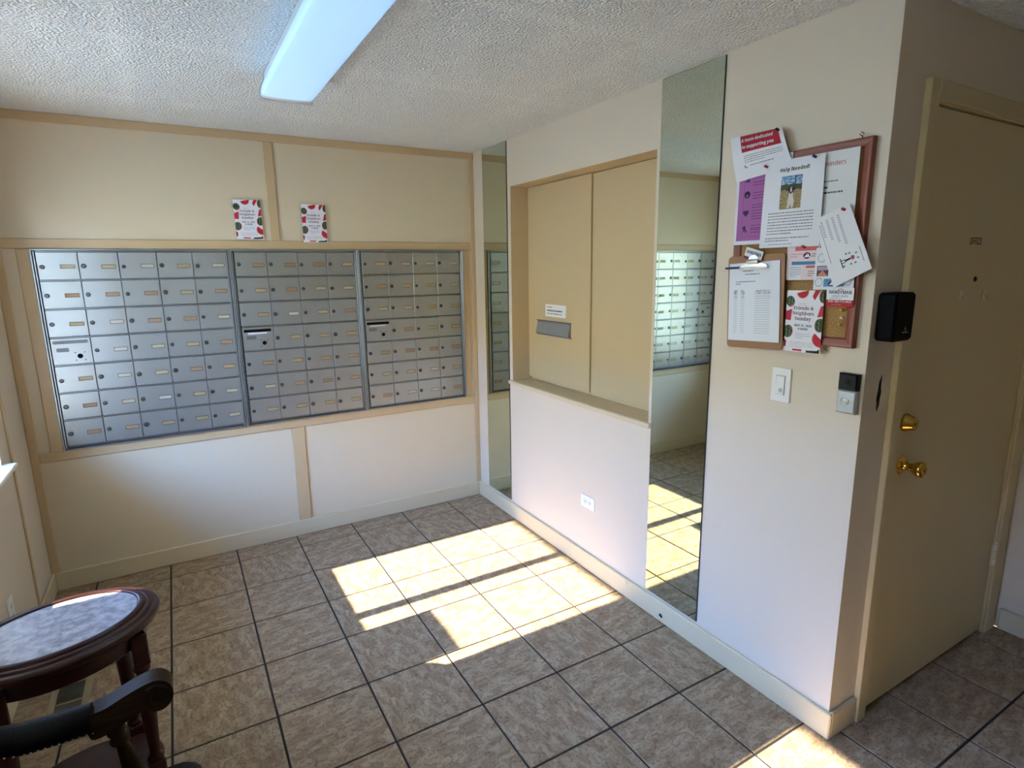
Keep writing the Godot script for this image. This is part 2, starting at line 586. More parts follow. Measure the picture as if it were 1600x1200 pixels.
func make_materials() -> void:
	var pop := noise(0.058, 2, 5).get_seamless_image(1024, 1024, false, false, 0.15, true)
	pop.convert(Image.FORMAT_RGB8)
	M.wall = mat(c8(216, 202, 180), 0.55)
	M.panel = mat(c8(215, 199, 168), 0.55)
	M.trim = mat(c8(198, 170, 128), 0.5)
	M.base = mat(c8(212, 194, 158), 0.45)
	M.door = mat(c8(206, 186, 142), 0.45)
	M.ceiling = relief(mat(c8(248, 249, 246), 0.9), tex(pop), 1.5, 1.3)
	M.nicheboard = mat(c8(202, 178, 136), 0.5)
	M.grout = mat(c8(46, 40, 37), 0.9)
	M.alu = mat(c8(172, 172, 164), 0.36, 0.72)
	M.alu_rail = mat(c8(168, 172, 170), 0.35, 0.8)
	M.lock = mat(c8(88, 88, 86), 0.35, 0.9)
	M.black = mat(c8(7, 7, 8), 0.6)
	M.black.metallic_specular = 0.2
	M.black_gloss = mat(c8(10, 10, 11), 0.3)
	M.black_gloss.metallic_specular = 0.3
	M.mirror = mat(c8(206, 216, 200), 0.02, 1.0)
	M.mirror_edge = mat(c8(34, 48, 46), 0.3)
	M.white = mat(c8(232, 232, 230), 0.4)
	M.lamp_metal = mat(c8(224, 226, 226), 0.45)
	M.brass = mat(c8(214, 172, 82), 0.16, 1.0)
	M.steel = mat(c8(196, 198, 200), 0.25, 1.0)
	M.ink = mat(c8(30, 32, 40), 0.7)
	M.ink_wine = mat(c8(96, 26, 52), 0.7)
	M.ink_red = mat(c8(176, 58, 64), 0.7)
	M.ink_navy = mat(c8(22, 34, 84), 0.7)
	M.paper = mat(c8(226, 226, 228), 0.7)
	# dark mahogany with long grain
	var wood := page(256, 256, Color.BLACK)
	var n1 := noise(0.02, 4, 31)
	for y in 256:
		for x in 256:
			var g := 0.5 + 0.5 * n1.get_noise_2d(x * 0.35, y * 5.0)
			wood.set_pixel(x, y, c8(36, 15, 11).lerp(c8(70, 30, 20), g))
	M.wood = mat(Color.WHITE, 0.36)
	M.wood.metallic_specular = 0.4
	M.wood.albedo_texture = tex(wood)
	M.wood.uv1_triplanar = true
	M.wood.uv1_scale = Vector3.ONE * 4.0
	var oak := page(256, 256, Color.BLACK)
	for y in 256:
		for x in 256:
			oak.set_pixel(x, y, c8(34, 24, 15).lerp(c8(62, 46, 28), 0.5 + 0.5 * n1.get_noise_2d(x * 0.4 + 90.0, y * 4.0)))
	M.chair_wood = mat(Color.WHITE, 0.6)
	M.chair_wood.metallic_specular = 0.2
	M.chair_wood.albedo_texture = tex(oak)
	M.chair_wood.uv1_triplanar = true
	M.chair_wood.uv1_scale = Vector3.ONE * 4.0
	M.leather = relief(mat(c8(13, 12, 12), 0.55), height_tex(0.06, 2, 41, 256), 0.06, 8.0, false)
	M.leather.metallic_specular = 0.3
	# grey marble with pale veins
	var mar := page(256, 256, Color.BLACK)
	var m1 := noise(0.032, 5, 51); var m2 := noise(0.02, 4, 52)
	for y in 256:
		for x in 256:
			var a := m1.get_noise_2d(x, y); var b := m2.get_noise_2d(x + 40.0 * a, y)
			var c := c8(128, 126, 128).lerp(c8(176, 172, 174), clamp(0.5 + 1.2 * a, 0, 1))
			c = c.lerp(c8(214, 208, 206), clamp(1.0 - abs(b) * 14.0, 0, 1) * 0.55)
			mar.set_pixel(x, y, c)
	M.marble = mat(Color.WHITE, 0.3)
	M.marble.albedo_texture = tex(mar)
	M.marble.uv1_triplanar = true
	M.marble.uv1_scale = Vector3.ONE * 3.2
	# cork
	var cork := page(256, 256, Color.BLACK)
	var k1 := noise(0.16, 3, 61)
	for y in 256:
		for x in 256:
			cork.set_pixel(x, y, c8(128, 92, 52).lerp(c8(200, 158, 100), clamp(0.5 + 0.9 * k1.get_noise_2d(x, y), 0, 1)))
	M.cork = mat(Color.WHITE, 0.9)
	M.cork.albedo_texture = tex(cork)
	M.cork.uv1_triplanar = true
	M.cork.uv1_scale = Vector3.ONE * 6.0
	# floor tile looks: mottled brown stone
	M.tiles = []
	for k in 4:
		var im := page(320, 320, Color.BLACK)
		var a1 := noise(0.011, 5, 100 + k); var a2 := noise(0.05, 4, 200 + k); var a3 := noise(0.16, 2, 300 + k); var wp := noise(0.02, 2, 400 + k)
		for y in 320:
			for x in 320:
				var wx := wp.get_noise_2d(x, y) * 26.0
				var s := a1.get_noise_2d(x + y * 0.5 + wx, y * 1.5)
				var f := a2.get_noise_2d(x + y * 0.2 + wx, y * 1.1)
				var g := a3.get_noise_2d(x * 0.8, y * 1.3)
				var c := c8(142, 116, 88).lerp(c8(170, 147, 117), clamp(0.5 + s * 1.4, 0, 1))
				c = c.lerp(c8(100, 76, 56), clamp(f * 0.95 - 0.1, 0, 0.36))
				c = c.lerp(c8(204, 190, 168), clamp(-f * 0.8 + g * 0.9 - 0.26, 0, 0.42))
				c = c.lerp(c8(84, 64, 48), clamp(g * 1.8 - 0.62 + f * 0.6, 0, 0.45))
				im.set_pixel(x, y, c)
		var tm := mat(Color.WHITE, 0.6)
		tm.metallic_specular = 0.35
		tm.albedo_texture = tex(im)
		tm.uv1_triplanar = true
		tm.uv1_scale = Vector3.ONE * 2.9
		tm.uv1_offset = Vector3(0.5, 0.5, 0.5)
		M.tiles.append(tm)

func build_shell() -> void:
	var w := 0.12
	# mailbox wall
	csg_wall("wall_back", Vector3(-2.62, 0, -w), Vector3(0.12, H, 0), [[Vector3(-2.358, 0.746, -0.1), Vector3(-0.103, 1.738, 0.05), mat(c8(204, 198, 186), 0.9)]], M.panel)
	# mirror wall with the office hatch
	csg_wall("wall_right", Vector3(0, 0, 0), Vector3(0.16, H, 2.51), [[Vector3(-0.02, 0.925, 0.4913), Vector3(0.145, 2.094, 1.7053), M.nicheboard]], M.wall)
	# wall with the office door, with a torn hole beside the casing
	var hole := CSGPolygon3D.new()
	hole.polygon = PackedVector2Array([Vector2(0.093, 1.277), Vector2(0.101, 1.262), Vector2(0.1, 1.24), Vector2(0.106, 1.217), Vector2(0.101, 1.2), Vector2(0.1, 1.176), Vector2(0.09, 1.156), Vector2(0.081, 1.162), Vector2(0.083, 1.18), Vector2(0.077, 1.198), Vector2(0.081, 1.222), Vector2(0.083, 1.25)])
	hole.depth = 0.07
	hole.position = Vector3(0, 0, 2.64)
	hole.material = mat(c8(214, 208, 198), 0.9)
	csg_wall("wall_door_side", Vector3(0, 0, 2.51), Vector3(1.25, H, 2.63), [hole, [Vector3(0.012, 0.1, 2.514), Vector3(0.188, 2.3, 2.6275), mat(c8(204, 198, 186), 0.9)], [Vector3(0.2, -0.01, 2.4), Vector3(1.152, 2.092, 2.7)]], M.wall)
	csg_wall("wall_left", Vector3(-2.62, 0, 0), Vector3(-2.5, H, 5.0), [[Vector3(-2.7, 0.815, 0.50), Vector3(-2.4, 2.05, 1.63)], [Vector3(-2.7, 1.16, 2.51), Vector3(-2.4, 2.05, 3.15)]], M.wall)
	struct("wall_light_stop", bbox(Vector3(1.21, H, 0.06), 0.0, M.wall), Vector3(0.765, H / 2, 2.48))  # unseen panel added behind the door leaf to stop outside light leaking
	struct("wall_hall", bbox(Vector3(w, H, 2.49), 0.0, M.wall), Vector3(1.31, H / 2, 3.755))
	struct("wall_front", bbox(Vector3(3.99, H, w), 0.0, M.wall), Vector3(-0.625, H / 2, 5.06))
	struct("ceiling", bbox(Vector3(4.2, 0.12, 5.3), 0.0, M.ceiling), Vector3(-0.6, H + 0.06, 2.5))
	# baseboards
	var bt := 0.014; var bh := 0.1
	struct("baseboard_back", bbox(Vector3(2.5 - bt * 2, bh, bt), 0.004, M.base), Vector3(-1.25, bh / 2, bt / 2))
	struct("baseboard_right", bbox(Vector3(bt, bh, 2.63 + bt), 0.004, M.base), Vector3(-bt / 2, bh / 2, (2.63 + bt) / 2))
	struct("baseboard_door_side", bbox(Vector3(0.148, bh, bt), 0.004, M.base), Vector3(0.074, bh / 2, 2.63 + bt / 2))
	struct("baseboard_hall", bbox(Vector3(bt, bh, 2.3), 0.004, M.base), Vector3(1.25 - bt / 2, bh / 2, 3.81))
	struct("baseboard_left", bbox(Vector3(bt, bh, 2.5), 0.004, M.base), Vector3(-2.5 + bt / 2, bh / 2, 1.25))
	# upright batten on the window wall
	struct("trim_40", bbox(Vector3(0.008, H - 0.1, 0.016), 0.003, M.trim), Vector3(-2.496, 0.1 + (H - 0.1) / 2, 0.345))
	# window: casing, frame, two panes and a sill
	var fr := mat(c8(226, 224, 216), 0.4)
	var glass := mat(Color(0.9, 0.95, 0.95, 0.06), 0.02)
	glass.transparency = BaseMaterial3D.TRANSPARENCY_ALPHA
	var win := Node3D.new()
	win.name = "window_1"
	win.set_meta("kind", "structure")
	win.position = Vector3(-2.5, 0, 0)
	add_child(win)
	var y0 := 0.815; var y1 := 2.05
	part(win, "frame", boxes([[Vector3(-0.1, y0, 0.5), Vector3(-0.05, y1, 0.54)], [Vector3(-0.1, y0, 1.59), Vector3(-0.05, y1, 1.63)], [Vector3(-0.1, y1 - 0.04, 0.54), Vector3(-0.05, y1, 1.59)], [Vector3(-0.1, y0, 0.54), Vector3(-0.05, y0 + 0.01, 1.59)], [Vector3(-0.1, y0, 1.03), Vector3(-0.05, y1, 1.09)]], 0.003, fr))
	part(win, "pane", bbox(Vector3(0.004, y1 - y0 - 0.05, 0.49), 0.0, glass), Vector3(-0.075, (y0 + y1) / 2 - 0.015, 0.785))
	part(win, "pane", bbox(Vector3(0.004, y1 - y0 - 0.05, 0.5), 0.0, glass), Vector3(-0.075, (y0 + y1) / 2 - 0.015, 1.34))
	part(win, "window_sill", bbox(Vector3(0.17, 0.02, 1.18), 0.005, fr), Vector3(-0.035, 0.825, 1.065))
	# second, higher window beyond the chair
	var w2 := Node3D.new()
	w2.name = "window_2"
	w2.set_meta("kind", "structure")
	w2.position = Vector3(-2.5, 0, 0)
	add_child(w2)
	part(w2, "frame", boxes([[Vector3(-0.09, 1.16, 2.51), Vector3(-0.04, 2.05, 2.55)], [Vector3(-0.09, 1.16, 3.11), Vector3(-0.04, 2.05, 3.15)], [Vector3(-0.09, 2.01, 2.55), Vector3(-0.04, 2.05, 3.11)], [Vector3(-0.09, 1.16, 2.55), Vector3(-0.04, 1.2, 3.11)]], 0.003, fr))
	part(w2, "pane", bbox(Vector3(0.005, 0.81, 0.56), 0.0, glass), Vector3(-0.065, 1.605, 2.83))
	part(w2, "window_sill", bbox(Vector3(0.16, 0.02, 0.7), 0.005, fr), Vector3(-0.04, 1.17, 2.83))
	# outdoors: paving and the roof edge that trims the sunlight
	var paving := mat(c8(152, 131, 100), 0.9)
	struct("paving", bbox(Vector3(40, 0.1, 60), 0.0, paving), Vector3(-22.63, -0.12, 2.0))
	struct("building_opposite", boxes([[Vector3(-14, -0.07, -16), Vector3(-10, 4.0, 20)], [Vector3(-14.2, 4.0, -16.2), Vector3(-9.8, 4.2, 20.2)]], 0.0, mat(c8(206, 176, 130), 0.9)))
	struct("canopy", bbox(Vector3(1.1, 0.15, 14), 0.0, M.white), Vector3(-3.18, 2.525, 2.0))

func build_floor() -> void:
	var f := struct("floor", bbox(Vector3(3.75, 0.06, 5.0), 0.0, M.grout), Vector3(-0.625, -0.0335, 2.5))
	var meshes := []
	for k in 4: meshes.append(bbox(Vector3(T - 0.008, 0.01, T - 0.008), 0.0015, M.tiles[k]))
	var r := RandomNumberGenerator.new()
	r.seed = 9
	for i in range(-2, 10):
		for j in range(0, 16):
			var lo := Vector2(-1.9754 + T * i, -0.1692 + T * j); var hi := lo + Vector2(T, T)
			var clo := lo.max(Vector2(-2.5, 0)); var chi := hi.min(Vector2(1.25, 5.0))
			if chi.x - clo.x < 0.02 or chi.y - clo.y < 0.02: continue
			if lo.x > 0.0 and hi.y < 2.64: continue
			var k := r.randi_range(0, 3); var q := r.randi_range(0, 3)
			var whole := (chi - clo).is_equal_approx(Vector2(T, T))
			var c := (clo + chi) / 2
			if whole:
				part(f, "tile", meshes[k], Vector3(c.x + 0.625, 0.0285, c.y - 2.5), Vector3(0, 90 * q, 0))
			else:
				var s := chi - clo
				if lo.x >= clo.x and hi.x <= chi.x: s.x -= 0.008
				if lo.y >= clo.y and hi.y <= chi.y: s.y -= 0.008
				if clo.x > lo.x: s.x -= 0.004; c.x -= 0.002
				if chi.x < hi.x: s.x -= 0.004; c.x += 0.002
				if clo.y > lo.y: s.y -= 0.004; c.y -= 0.002
				if chi.y < hi.y: s.y -= 0.004; c.y += 0.002
				part(f, "tile", bbox(Vector3(s.x, 0.01, s.y), 0.0015, M.tiles[k]), Vector3(c.x + 0.625, 0.0285, c.y - 2.5))

func trim_board(n: int, x0: float, x1: float, y0: float, y1: float, d := 0.011) -> void:
	struct("trim_%d" % n, bbox(Vector3(x1 - x0, y1 - y0, d), 0.003, M.trim), Vector3((x0 + x1) / 2, (y0 + y1) / 2, d / 2))

func build_back_wall_trim() -> void:
	trim_board(1, -2.5, 0.0, 2.318, 2.36)
	trim_board(2, -2.5, -2.465, 0.1, 2.318)
	trim_board(3, -0.032, 0.0, 0.1, 2.318)
	trim_board(4, -1.281, -1.234, 1.79, 2.318)
	trim_board(5, -2.465, -0.032, 1.742, 1.79)
	trim_board(6, -2.465, -0.032, 0.693, 0.742)
	trim_board(7, -2.414, -2.361, 0.742, 1.742)
	trim_board(8, -0.1, -0.05, 0.742, 1.742)
	trim_board(9, -1.267, -1.194, 0.1, 0.693)

func build_mailboxes() -> void:
	var tags := [c8(168, 138, 102), c8(176, 158, 118), c8(186, 174, 142), c8(162, 132, 98), c8(190, 184, 166), c8(172, 150, 110)]
	var r := RandomNumberGenerator.new()
	r.seed = 4
	var pitch := 0.1385; var top := 1.730; var dh := 0.129
	var lock_mesh := lathe([[0.0105, 0.0], [0.0105, 0.004], [0.0085, 0.0062], [0.0035, 0.0064], [0.003, 0.0045]], 16, M.lock)
	var plates := []
	for t in tags:
		var pm := ArrayMesh.new()
		var rim := boxes([[Vector3(-0.027, 0.0075, 0), Vector3(0.027, 0.0105, 0.0022)], [Vector3(-0.027, -0.0105, 0), Vector3(0.027, -0.0075, 0.0022)], [Vector3(-0.03, -0.0105, 0), Vector3(-0.027, 0.0105, 0.0022)], [Vector3(0.027, -0.0105, 0), Vector3(0.03, 0.0105, 0.0022)]], 0.0005, mat(t.lerp(c8(110, 96, 72), 0.65), 0.4, 0.5))
		pm.add_surface_from_arrays(Mesh.PRIMITIVE_TRIANGLES, rim.surface_get_arrays(0))
		pm.surface_set_material(0, rim.surface_get_material(0))
		var ins := bbox(Vector3(0.054, 0.016, 0.001), 0.0, mat(t, 0.7))
		pm.add_surface_from_arrays(Mesh.PRIMITIVE_TRIANGLES, ins.surface_get_arrays(0))
		pm.surface_set_material(1, ins.surface_get_material(0))
		plates.append(pm)
	var banks := [
		[-2.361, -1.507, [-2.342, -2.180, -2.015, -1.849, -1.686, -1.522], "widest aluminium mailbox bank, five doors across, with a faded blocked mail slot"],
		[-1.505, -0.805, [-1.484, -1.319, -1.153, -0.989, -0.825], "aluminium mailbox bank four doors across, between the other two banks"],
		[-0.803, -0.1, [-0.781, -0.619, -0.454, -0.289, -0.123], "aluminium mailbox bank four doors across, beside the narrow corner mirror"]]
	for b in 3:
		var x0: float = banks[b][0]; var x1: float = banks[b][1]; var cols: Array = banks[b][2]
		var t := thing("mailbox_bank", banks[b][3], "mailbox", Vector3((x0 + x1) / 2, 0.742, 0), Vector3.ZERO, "aluminium mailbox banks on the wall")
		var ox := -(x0 + x1) / 2; var oy := -0.742
		part(t, "cabinet", boxes([[Vector3(x0 + ox + 0.004, 0.006, -0.098), Vector3(x1 + ox - 0.004, 0.993, -0.096)], [Vector3(x0 + ox + 0.004, 0.006, -0.096), Vector3(x0 + ox + 0.006, 0.993, 0.0)], [Vector3(x1 + ox - 0.006, 0.006, -0.096), Vector3(x1 + ox - 0.004, 0.993, 0.0)]], 0.0, mat(c8(150, 152, 151), 0.6, 0.2)))
		var a := x0 + ox; var c := x1 + ox; var hgt := 0.999
		part(t, "frame", boxes([
			[Vector3(a, 0, 0), Vector3(a + 0.007, hgt, 0.024)], [Vector3(c - 0.007, 0, 0), Vector3(c, hgt, 0.024)],
			[Vector3(a + 0.007, hgt - 0.007, 0), Vector3(c - 0.007, hgt, 0.024)], [Vector3(a + 0.007, 0, 0), Vector3(c - 0.007, 0.007, 0.024)],
			[Vector3(a + 0.010, 0.011, 0), Vector3(a + 0.0165, hgt - 0.010, 0.018)], [Vector3(c - 0.0165, 0.011, 0), Vector3(c - 0.010, hgt - 0.010, 0.018)]], 0.0015, M.alu_rail))
		for k in range(0, 8):
			var yy := top - pitch * k + oy
			var w0: float = cols[0] + ox; var w1: float = cols[cols.size() - 1] + ox
			part(t, "rail", bbox(Vector3(w1 - w0, 0.0045, 0.09), 0.001, M.alu_rail), Vector3((w0 + w1) / 2, yy, -0.030))
		for row in 7:
			for col in cols.size() - 1:
				var dx0: float = cols[col] + ox + 0.0016; var dx1: float = cols[col + 1] + ox - 0.0016
				var yc := top - pitch * (row + 0.5) + oy
				var dw := snappedf(dx1 - dx0, 0.0005)
				var jig := r.randf_range(-0.0008, 0.0008)
				var dm := bbox(Vector3(dw, dh, 0.009), 0.001, M.alu)
				if row == 3 and col == 0 and b > 0:   # the outgoing mail door has an open slot
					dm = boxes([[Vector3(-dw / 2, 0.0545, -0.0045), Vector3(dw / 2, dh / 2, 0.0045)], [Vector3(-dw / 2, -dh / 2, -0.0045), Vector3(dw / 2, 0.038, 0.0045)], [Vector3(-dw / 2, 0.038, -0.0045), Vector3(-0.073, 0.0545, 0.0045)], [Vector3(0.071, 0.038, -0.0045), Vector3(dw / 2, 0.0545, 0.0045)]], 0.0, M.alu)
				var d := part(t, "door", dm, Vector3((dx0 + dx1) / 2, yc, 0.0145 + jig))
				d.rotation_degrees = Vector3(r.randf_range(-0.25, 0.25), r.randf_range(-0.3, 0.3), 0)
				if row == 3 and col == 0:
					# outgoing mail compartment
					if b == 0:
						part(d, "slot_cover", prism(round_rect(0.144, 0.0165, 0.008), 0.001, mat(c8(112, 112, 108), 0.5, 0.5)), Vector3(-0.001, 0.046, 0.0043))
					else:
						part(d, "slot_shade", bbox(Vector3(0.144, 0.0165, 0.001), 0.0, M.black), Vector3(-0.001, 0.04625, 0.001))  # black sheet stands in for the darkness inside the open slot
						part(d, "slot_label", bbox(Vector3(0.1, 0.0075, 0.0006), 0.0, M.paper), Vector3(-0.002, 0.031, 0.0047))
					part(d, "emblem", prism(round_rect(0.05, 0.02, 0.004), 0.0008, mat(c8(118, 118, 116), 0.5, 0.4)), Vector3(-0.036, 0.008, 0.0043))
					part(d, "keyhole", lathe([[0.0115, 0.0], [0.0115, 0.003], [0.007, 0.003], [0.006, 0.001]], 16, M.black), Vector3(0.03, -0.026, 0.0045), Vector3(90, 0, 0))
					for s in [[0.012, -0.008], [0.05, -0.008], [0.012, -0.046], [0.05, -0.046]]:
						part(d, "rivet", lathe([[0.003, 0.0], [0.0026, 0.001], [0.001, 0.0014]], 8, M.lock), Vector3(s[0], s[1], 0.0045), Vector3(90, 0, 0))
				else:
					var l := part(d, "lock", lock_mesh, Vector3(-dw / 2 + 0.0185, -0.003 + r.randf_range(-0.003, 0.003), 0.0044), Vector3(90, 0, 0))
					l.scale = Vector3.ONE * r.randf_range(0.85, 1.12)
					part(d, "name_plate", plates[r.randi_range(0, 5)], Vector3(dw / 2 - 0.042, -0.004 + r.randf_range(-0.0015, 0.0015), 0.0045))

func build_mirrors_and_niche() -> void:
	var specs := [[0.148, 0.455, "narrow wall mirror strip beside the mailbox wall corner"], [1.727, 2.040, "tall narrow wall mirror strip between the office hatch and the notice board"]]
	for s in specs:
		var w: float = s[1] - s[0]; var h := 2.353 - 0.112
		var t := thing("wall_mirror", s[2], "mirror", Vector3(0, 0.112, (s[0] + s[1]) / 2), Vector3.ZERO, "floor to ceiling mirror strips")
		part(t, "backing", bbox(Vector3(0.0045, h, w), 0.0, M.mirror_edge), Vector3(-0.00225, h / 2, 0))
		part(t, "mirror_glass", bbox(Vector3(0.0015, h - 0.004, w - 0.004), 0.0, M.mirror), Vector3(-0.0053, h / 2, 0))
	# bottom channel of the nearer mirror
	# hatch panels, ledge, slot
	var pl := single("hatch_panel", "tan sliding hatch panel with a metal mail slot", "panel", bbox(Vector3(0.012, 1.148, 0.62), 0.002, M.nicheboard), Vector3(0.126, 1.517, 0.803), Vector3.ZERO, "office hatch panels")
	var p2 := single("hatch_panel", "plain tan sliding hatch panel beside the near tall mirror", "panel", bbox(Vector3(0.008, 1.148, 0.60), 0.002, M.nicheboard), Vector3(0.1365, 1.517, 1.404), Vector3.ZERO, "office hatch panels")
	pl.set_meta("label", "tan hatch panel carrying a grey metal mail slot and white label")
	p2.set_meta("label", "plain tan hatch panel without a slot in the wall opening")
	struct("trim_20", bbox(Vector3(0.165, 0.022, 1.214 + 0.05), 0.004, M.base), Vector3(0.0615, 0.914, 1.0983 + 0.0))
	var sl := thing("letter_slot", "grey metal letter slot with a sloping hood on the hatch panel", "mail slot", Vector3(0.12, 1.226, 0.775))
	part(sl, "hood", prism(PackedVector2Array([Vector2(0, 0), Vector2(-0.018, 0.004), Vector2(-0.02, 0.008), Vector2(-0.006, 0.075), Vector2(0, 0.08)]), 0.335, M.steel_dull if M.has("steel_dull") else mat(c8(150, 152, 152), 0.5, 0.6)), Vector3(0, 0, -0.1675))
	part(sl, "flange", boxes([[Vector3(-0.004, -0.006, -0.18), Vector3(0, 0.0, 0.178)], [Vector3(-0.012, 0.08, -0.172), Vector3(0, 0.085, 0.17)]], 0.001, mat(c8(140, 138, 132), 0.5, 0.5)))
	var li := page(220, 76, c8(230, 229, 226))
	lines(li, 22, 14, 90, 1, 8, c8(60, 60, 66), 71, 5)
	lines(li, 22, 34, 290, 1, 8, c8(40, 40, 46), 72, 8)
	lines(li, 22, 54, 280, 1, 8, c8(60, 60, 66), 73, 5)
	wall_sheet("slot_notice", "small white printed label above the metal letter slot", "label", [Vector2(0.686, 1.407), Vector2(0.897, 1.405), Vector2(0.893, 1.334), Vector2(0.683, 1.335)], -0.1192, li)

func build_door() -> void:
	# jambs and casing round the office door
	var z := 2.63
	struct("trim_21", boxes([
		[Vector3(0.15, 0.0, z), Vector3(0.202, 2.14, z + 0.02)], [Vector3(1.15, 0.0, z), Vector3(1.235, 2.14, z + 0.02)],
		[Vector3(0.202, 2.085, z), Vector3(1.15, 2.14, z + 0.02)],
		[Vector3(0.2, 0.0, 2.52), Vector3(0.213, 2.08, z + 0.012)], [Vector3(1.139, 0.0, 2.52), Vector3(1.152, 2.08, z + 0.012)],
		[Vector3(0.2, 2.079, 2.52), Vector3(1.152, 2.092, z + 0.012)]], 0.002, M.door))
	var d := Node3D.new()
	d.name = "door_2"
	d.set_meta("kind", "structure")
	d.position = Vector3(0.676, 0, z)
	add_child(d)
	var zf := 0.004
	part(d, "leaf", bbox(Vector3(0.918, 2.056, 0.04), 0.002, M.door), Vector3(0, 1.047, zf - 0.02))
	text(d, "OFFICE", 0.082, Vector3(-0.088, 1.687, zf + 0.0002), M.ink, 0, false, true, false, 0.024)
	part(d, "peephole", lathe([[0.009, 0.0], [0.009, 0.003], [0.006, 0.004], [0.0055, 0.001]], 16, M.brass_dark if M.has("brass_dark") else mat(c8(60, 44, 28), 0.3, 0.8)), Vector3(-0.057, 1.559, zf), Vector3(90, 0, 0))
	for x in [-0.143, 0.027]:
		var hk := part(d, "adhesive_hook", bbox(Vector3(0.022, 0.034, 0.003), 0.001, mat(c8(214, 200, 166), 0.3)), Vector3(x, 1.504, zf + 0.0015))
		part(hk, "hook", tube([Vector3(0, 0.004, 0.001), Vector3(0, -0.006, 0.006), Vector3(0, -0.012, 0.008), Vector3(0, -0.013, 0.013), Vector3(0, -0.008, 0.015)], 0.0025, 8, mat(c8(214, 200, 166), 0.3)))
	# deadbolt
	var db := part(d, "deadbolt", lathe([[0.031, 0.0], [0.031, 0.006], [0.029, 0.009], [0.021, 0.032], [0.017, 0.034], [0.016, 0.031], [0.010, 0.031], [0.009, 0.033]], 28, M.brass), Vector3(-0.414, 1.097, zf), Vector3(90, 0, 0))
	part(db, "keyhole", bbox(Vector3(0.003, 0.0012, 0.011), 0.0003, M.black), Vector3(0, 0.0334, 0))
	var kn := part(d, "door_knob", lathe([[0.033, 0.0], [0.033, 0.003], [0.029, 0.006], [0.017, 0.009], [0.014, 0.012], [0.012, 0.024], [0.013, 0.03], [0.022, 0.044], [0.0265, 0.056], [0.0255, 0.066], [0.018, 0.071], [0.012, 0.0715], [0.011, 0.0695], [0.005, 0.0695]], 28, M.brass), Vector3(-0.401, 0.945, zf), Vector3(90, 0, 0))
	part(kn, "keyhole", bbox(Vector3(0.003, 0.001, 0.009), 0.0003, M.black), Vector3(0, 0.07, 0))
	part(d, "strike_plate", bbox(Vector3(0.004, 0.06, 0.003), 0.0005, M.brass), Vector3(-0.4605, 0.945, zf - 0.002))
	var hinge_mat := mat(c8(224, 216, 196), 0.4)
	for y in [0.376, 1.86]:
		var hg := part(d, "hinge", boxes([[Vector3(-0.006, -0.049, -0.002), Vector3(0.004, 0.049, 0.003)]], 0.0006, hinge_mat), Vector3(0.459, y, zf))
		for k in 3:
			part(hg, "knuckle", lathe([[0.0065, -0.0152], [0.007, -0.0145], [0.007, 0.0145], [0.0065, 0.0152]], 14, hinge_mat), Vector3(0.006, -0.0325 + 0.0325 * k, 0.008))
		part(hg, "hinge_pin", lathe([[0.0045, 0.0], [0.0055, 0.002], [0.0055, 0.009], [0.003, 0.011]], 12, hinge_mat), Vector3(0.006, 0.049, 0.008))
	# black plastic dispenser between the corner and the casing
	var bx := thing("wall_dispenser", "black plastic dispenser box on the wall beside the office door", "dispenser", Vector3(0.075, 1.387, z))
	part(bx, "body", prism(round_rect(0.108, 0.145, 0.012, 5), 0.056, M.black, 0.006), Vector3(0, 0.0725, 0))
	part(bx, "logo", prism(PackedVector2Array([Vector2(0, 0.007), Vector2(-0.004, 0), Vector2(-0.003, -0.005), Vector2(0, -0.007), Vector2(0.003, -0.005), Vector2(0.004, 0)]), 0.0005, mat(c8(120, 122, 126), 0.4)), Vector3(0.01, 0.038, 0.0558))
	part(bx, "logo_bar", bbox(Vector3(0.034, 0.004, 0.0006), 0.0, mat(c8(120, 122, 126), 0.4)), Vector3(0.01, 0.027, 0.0561))

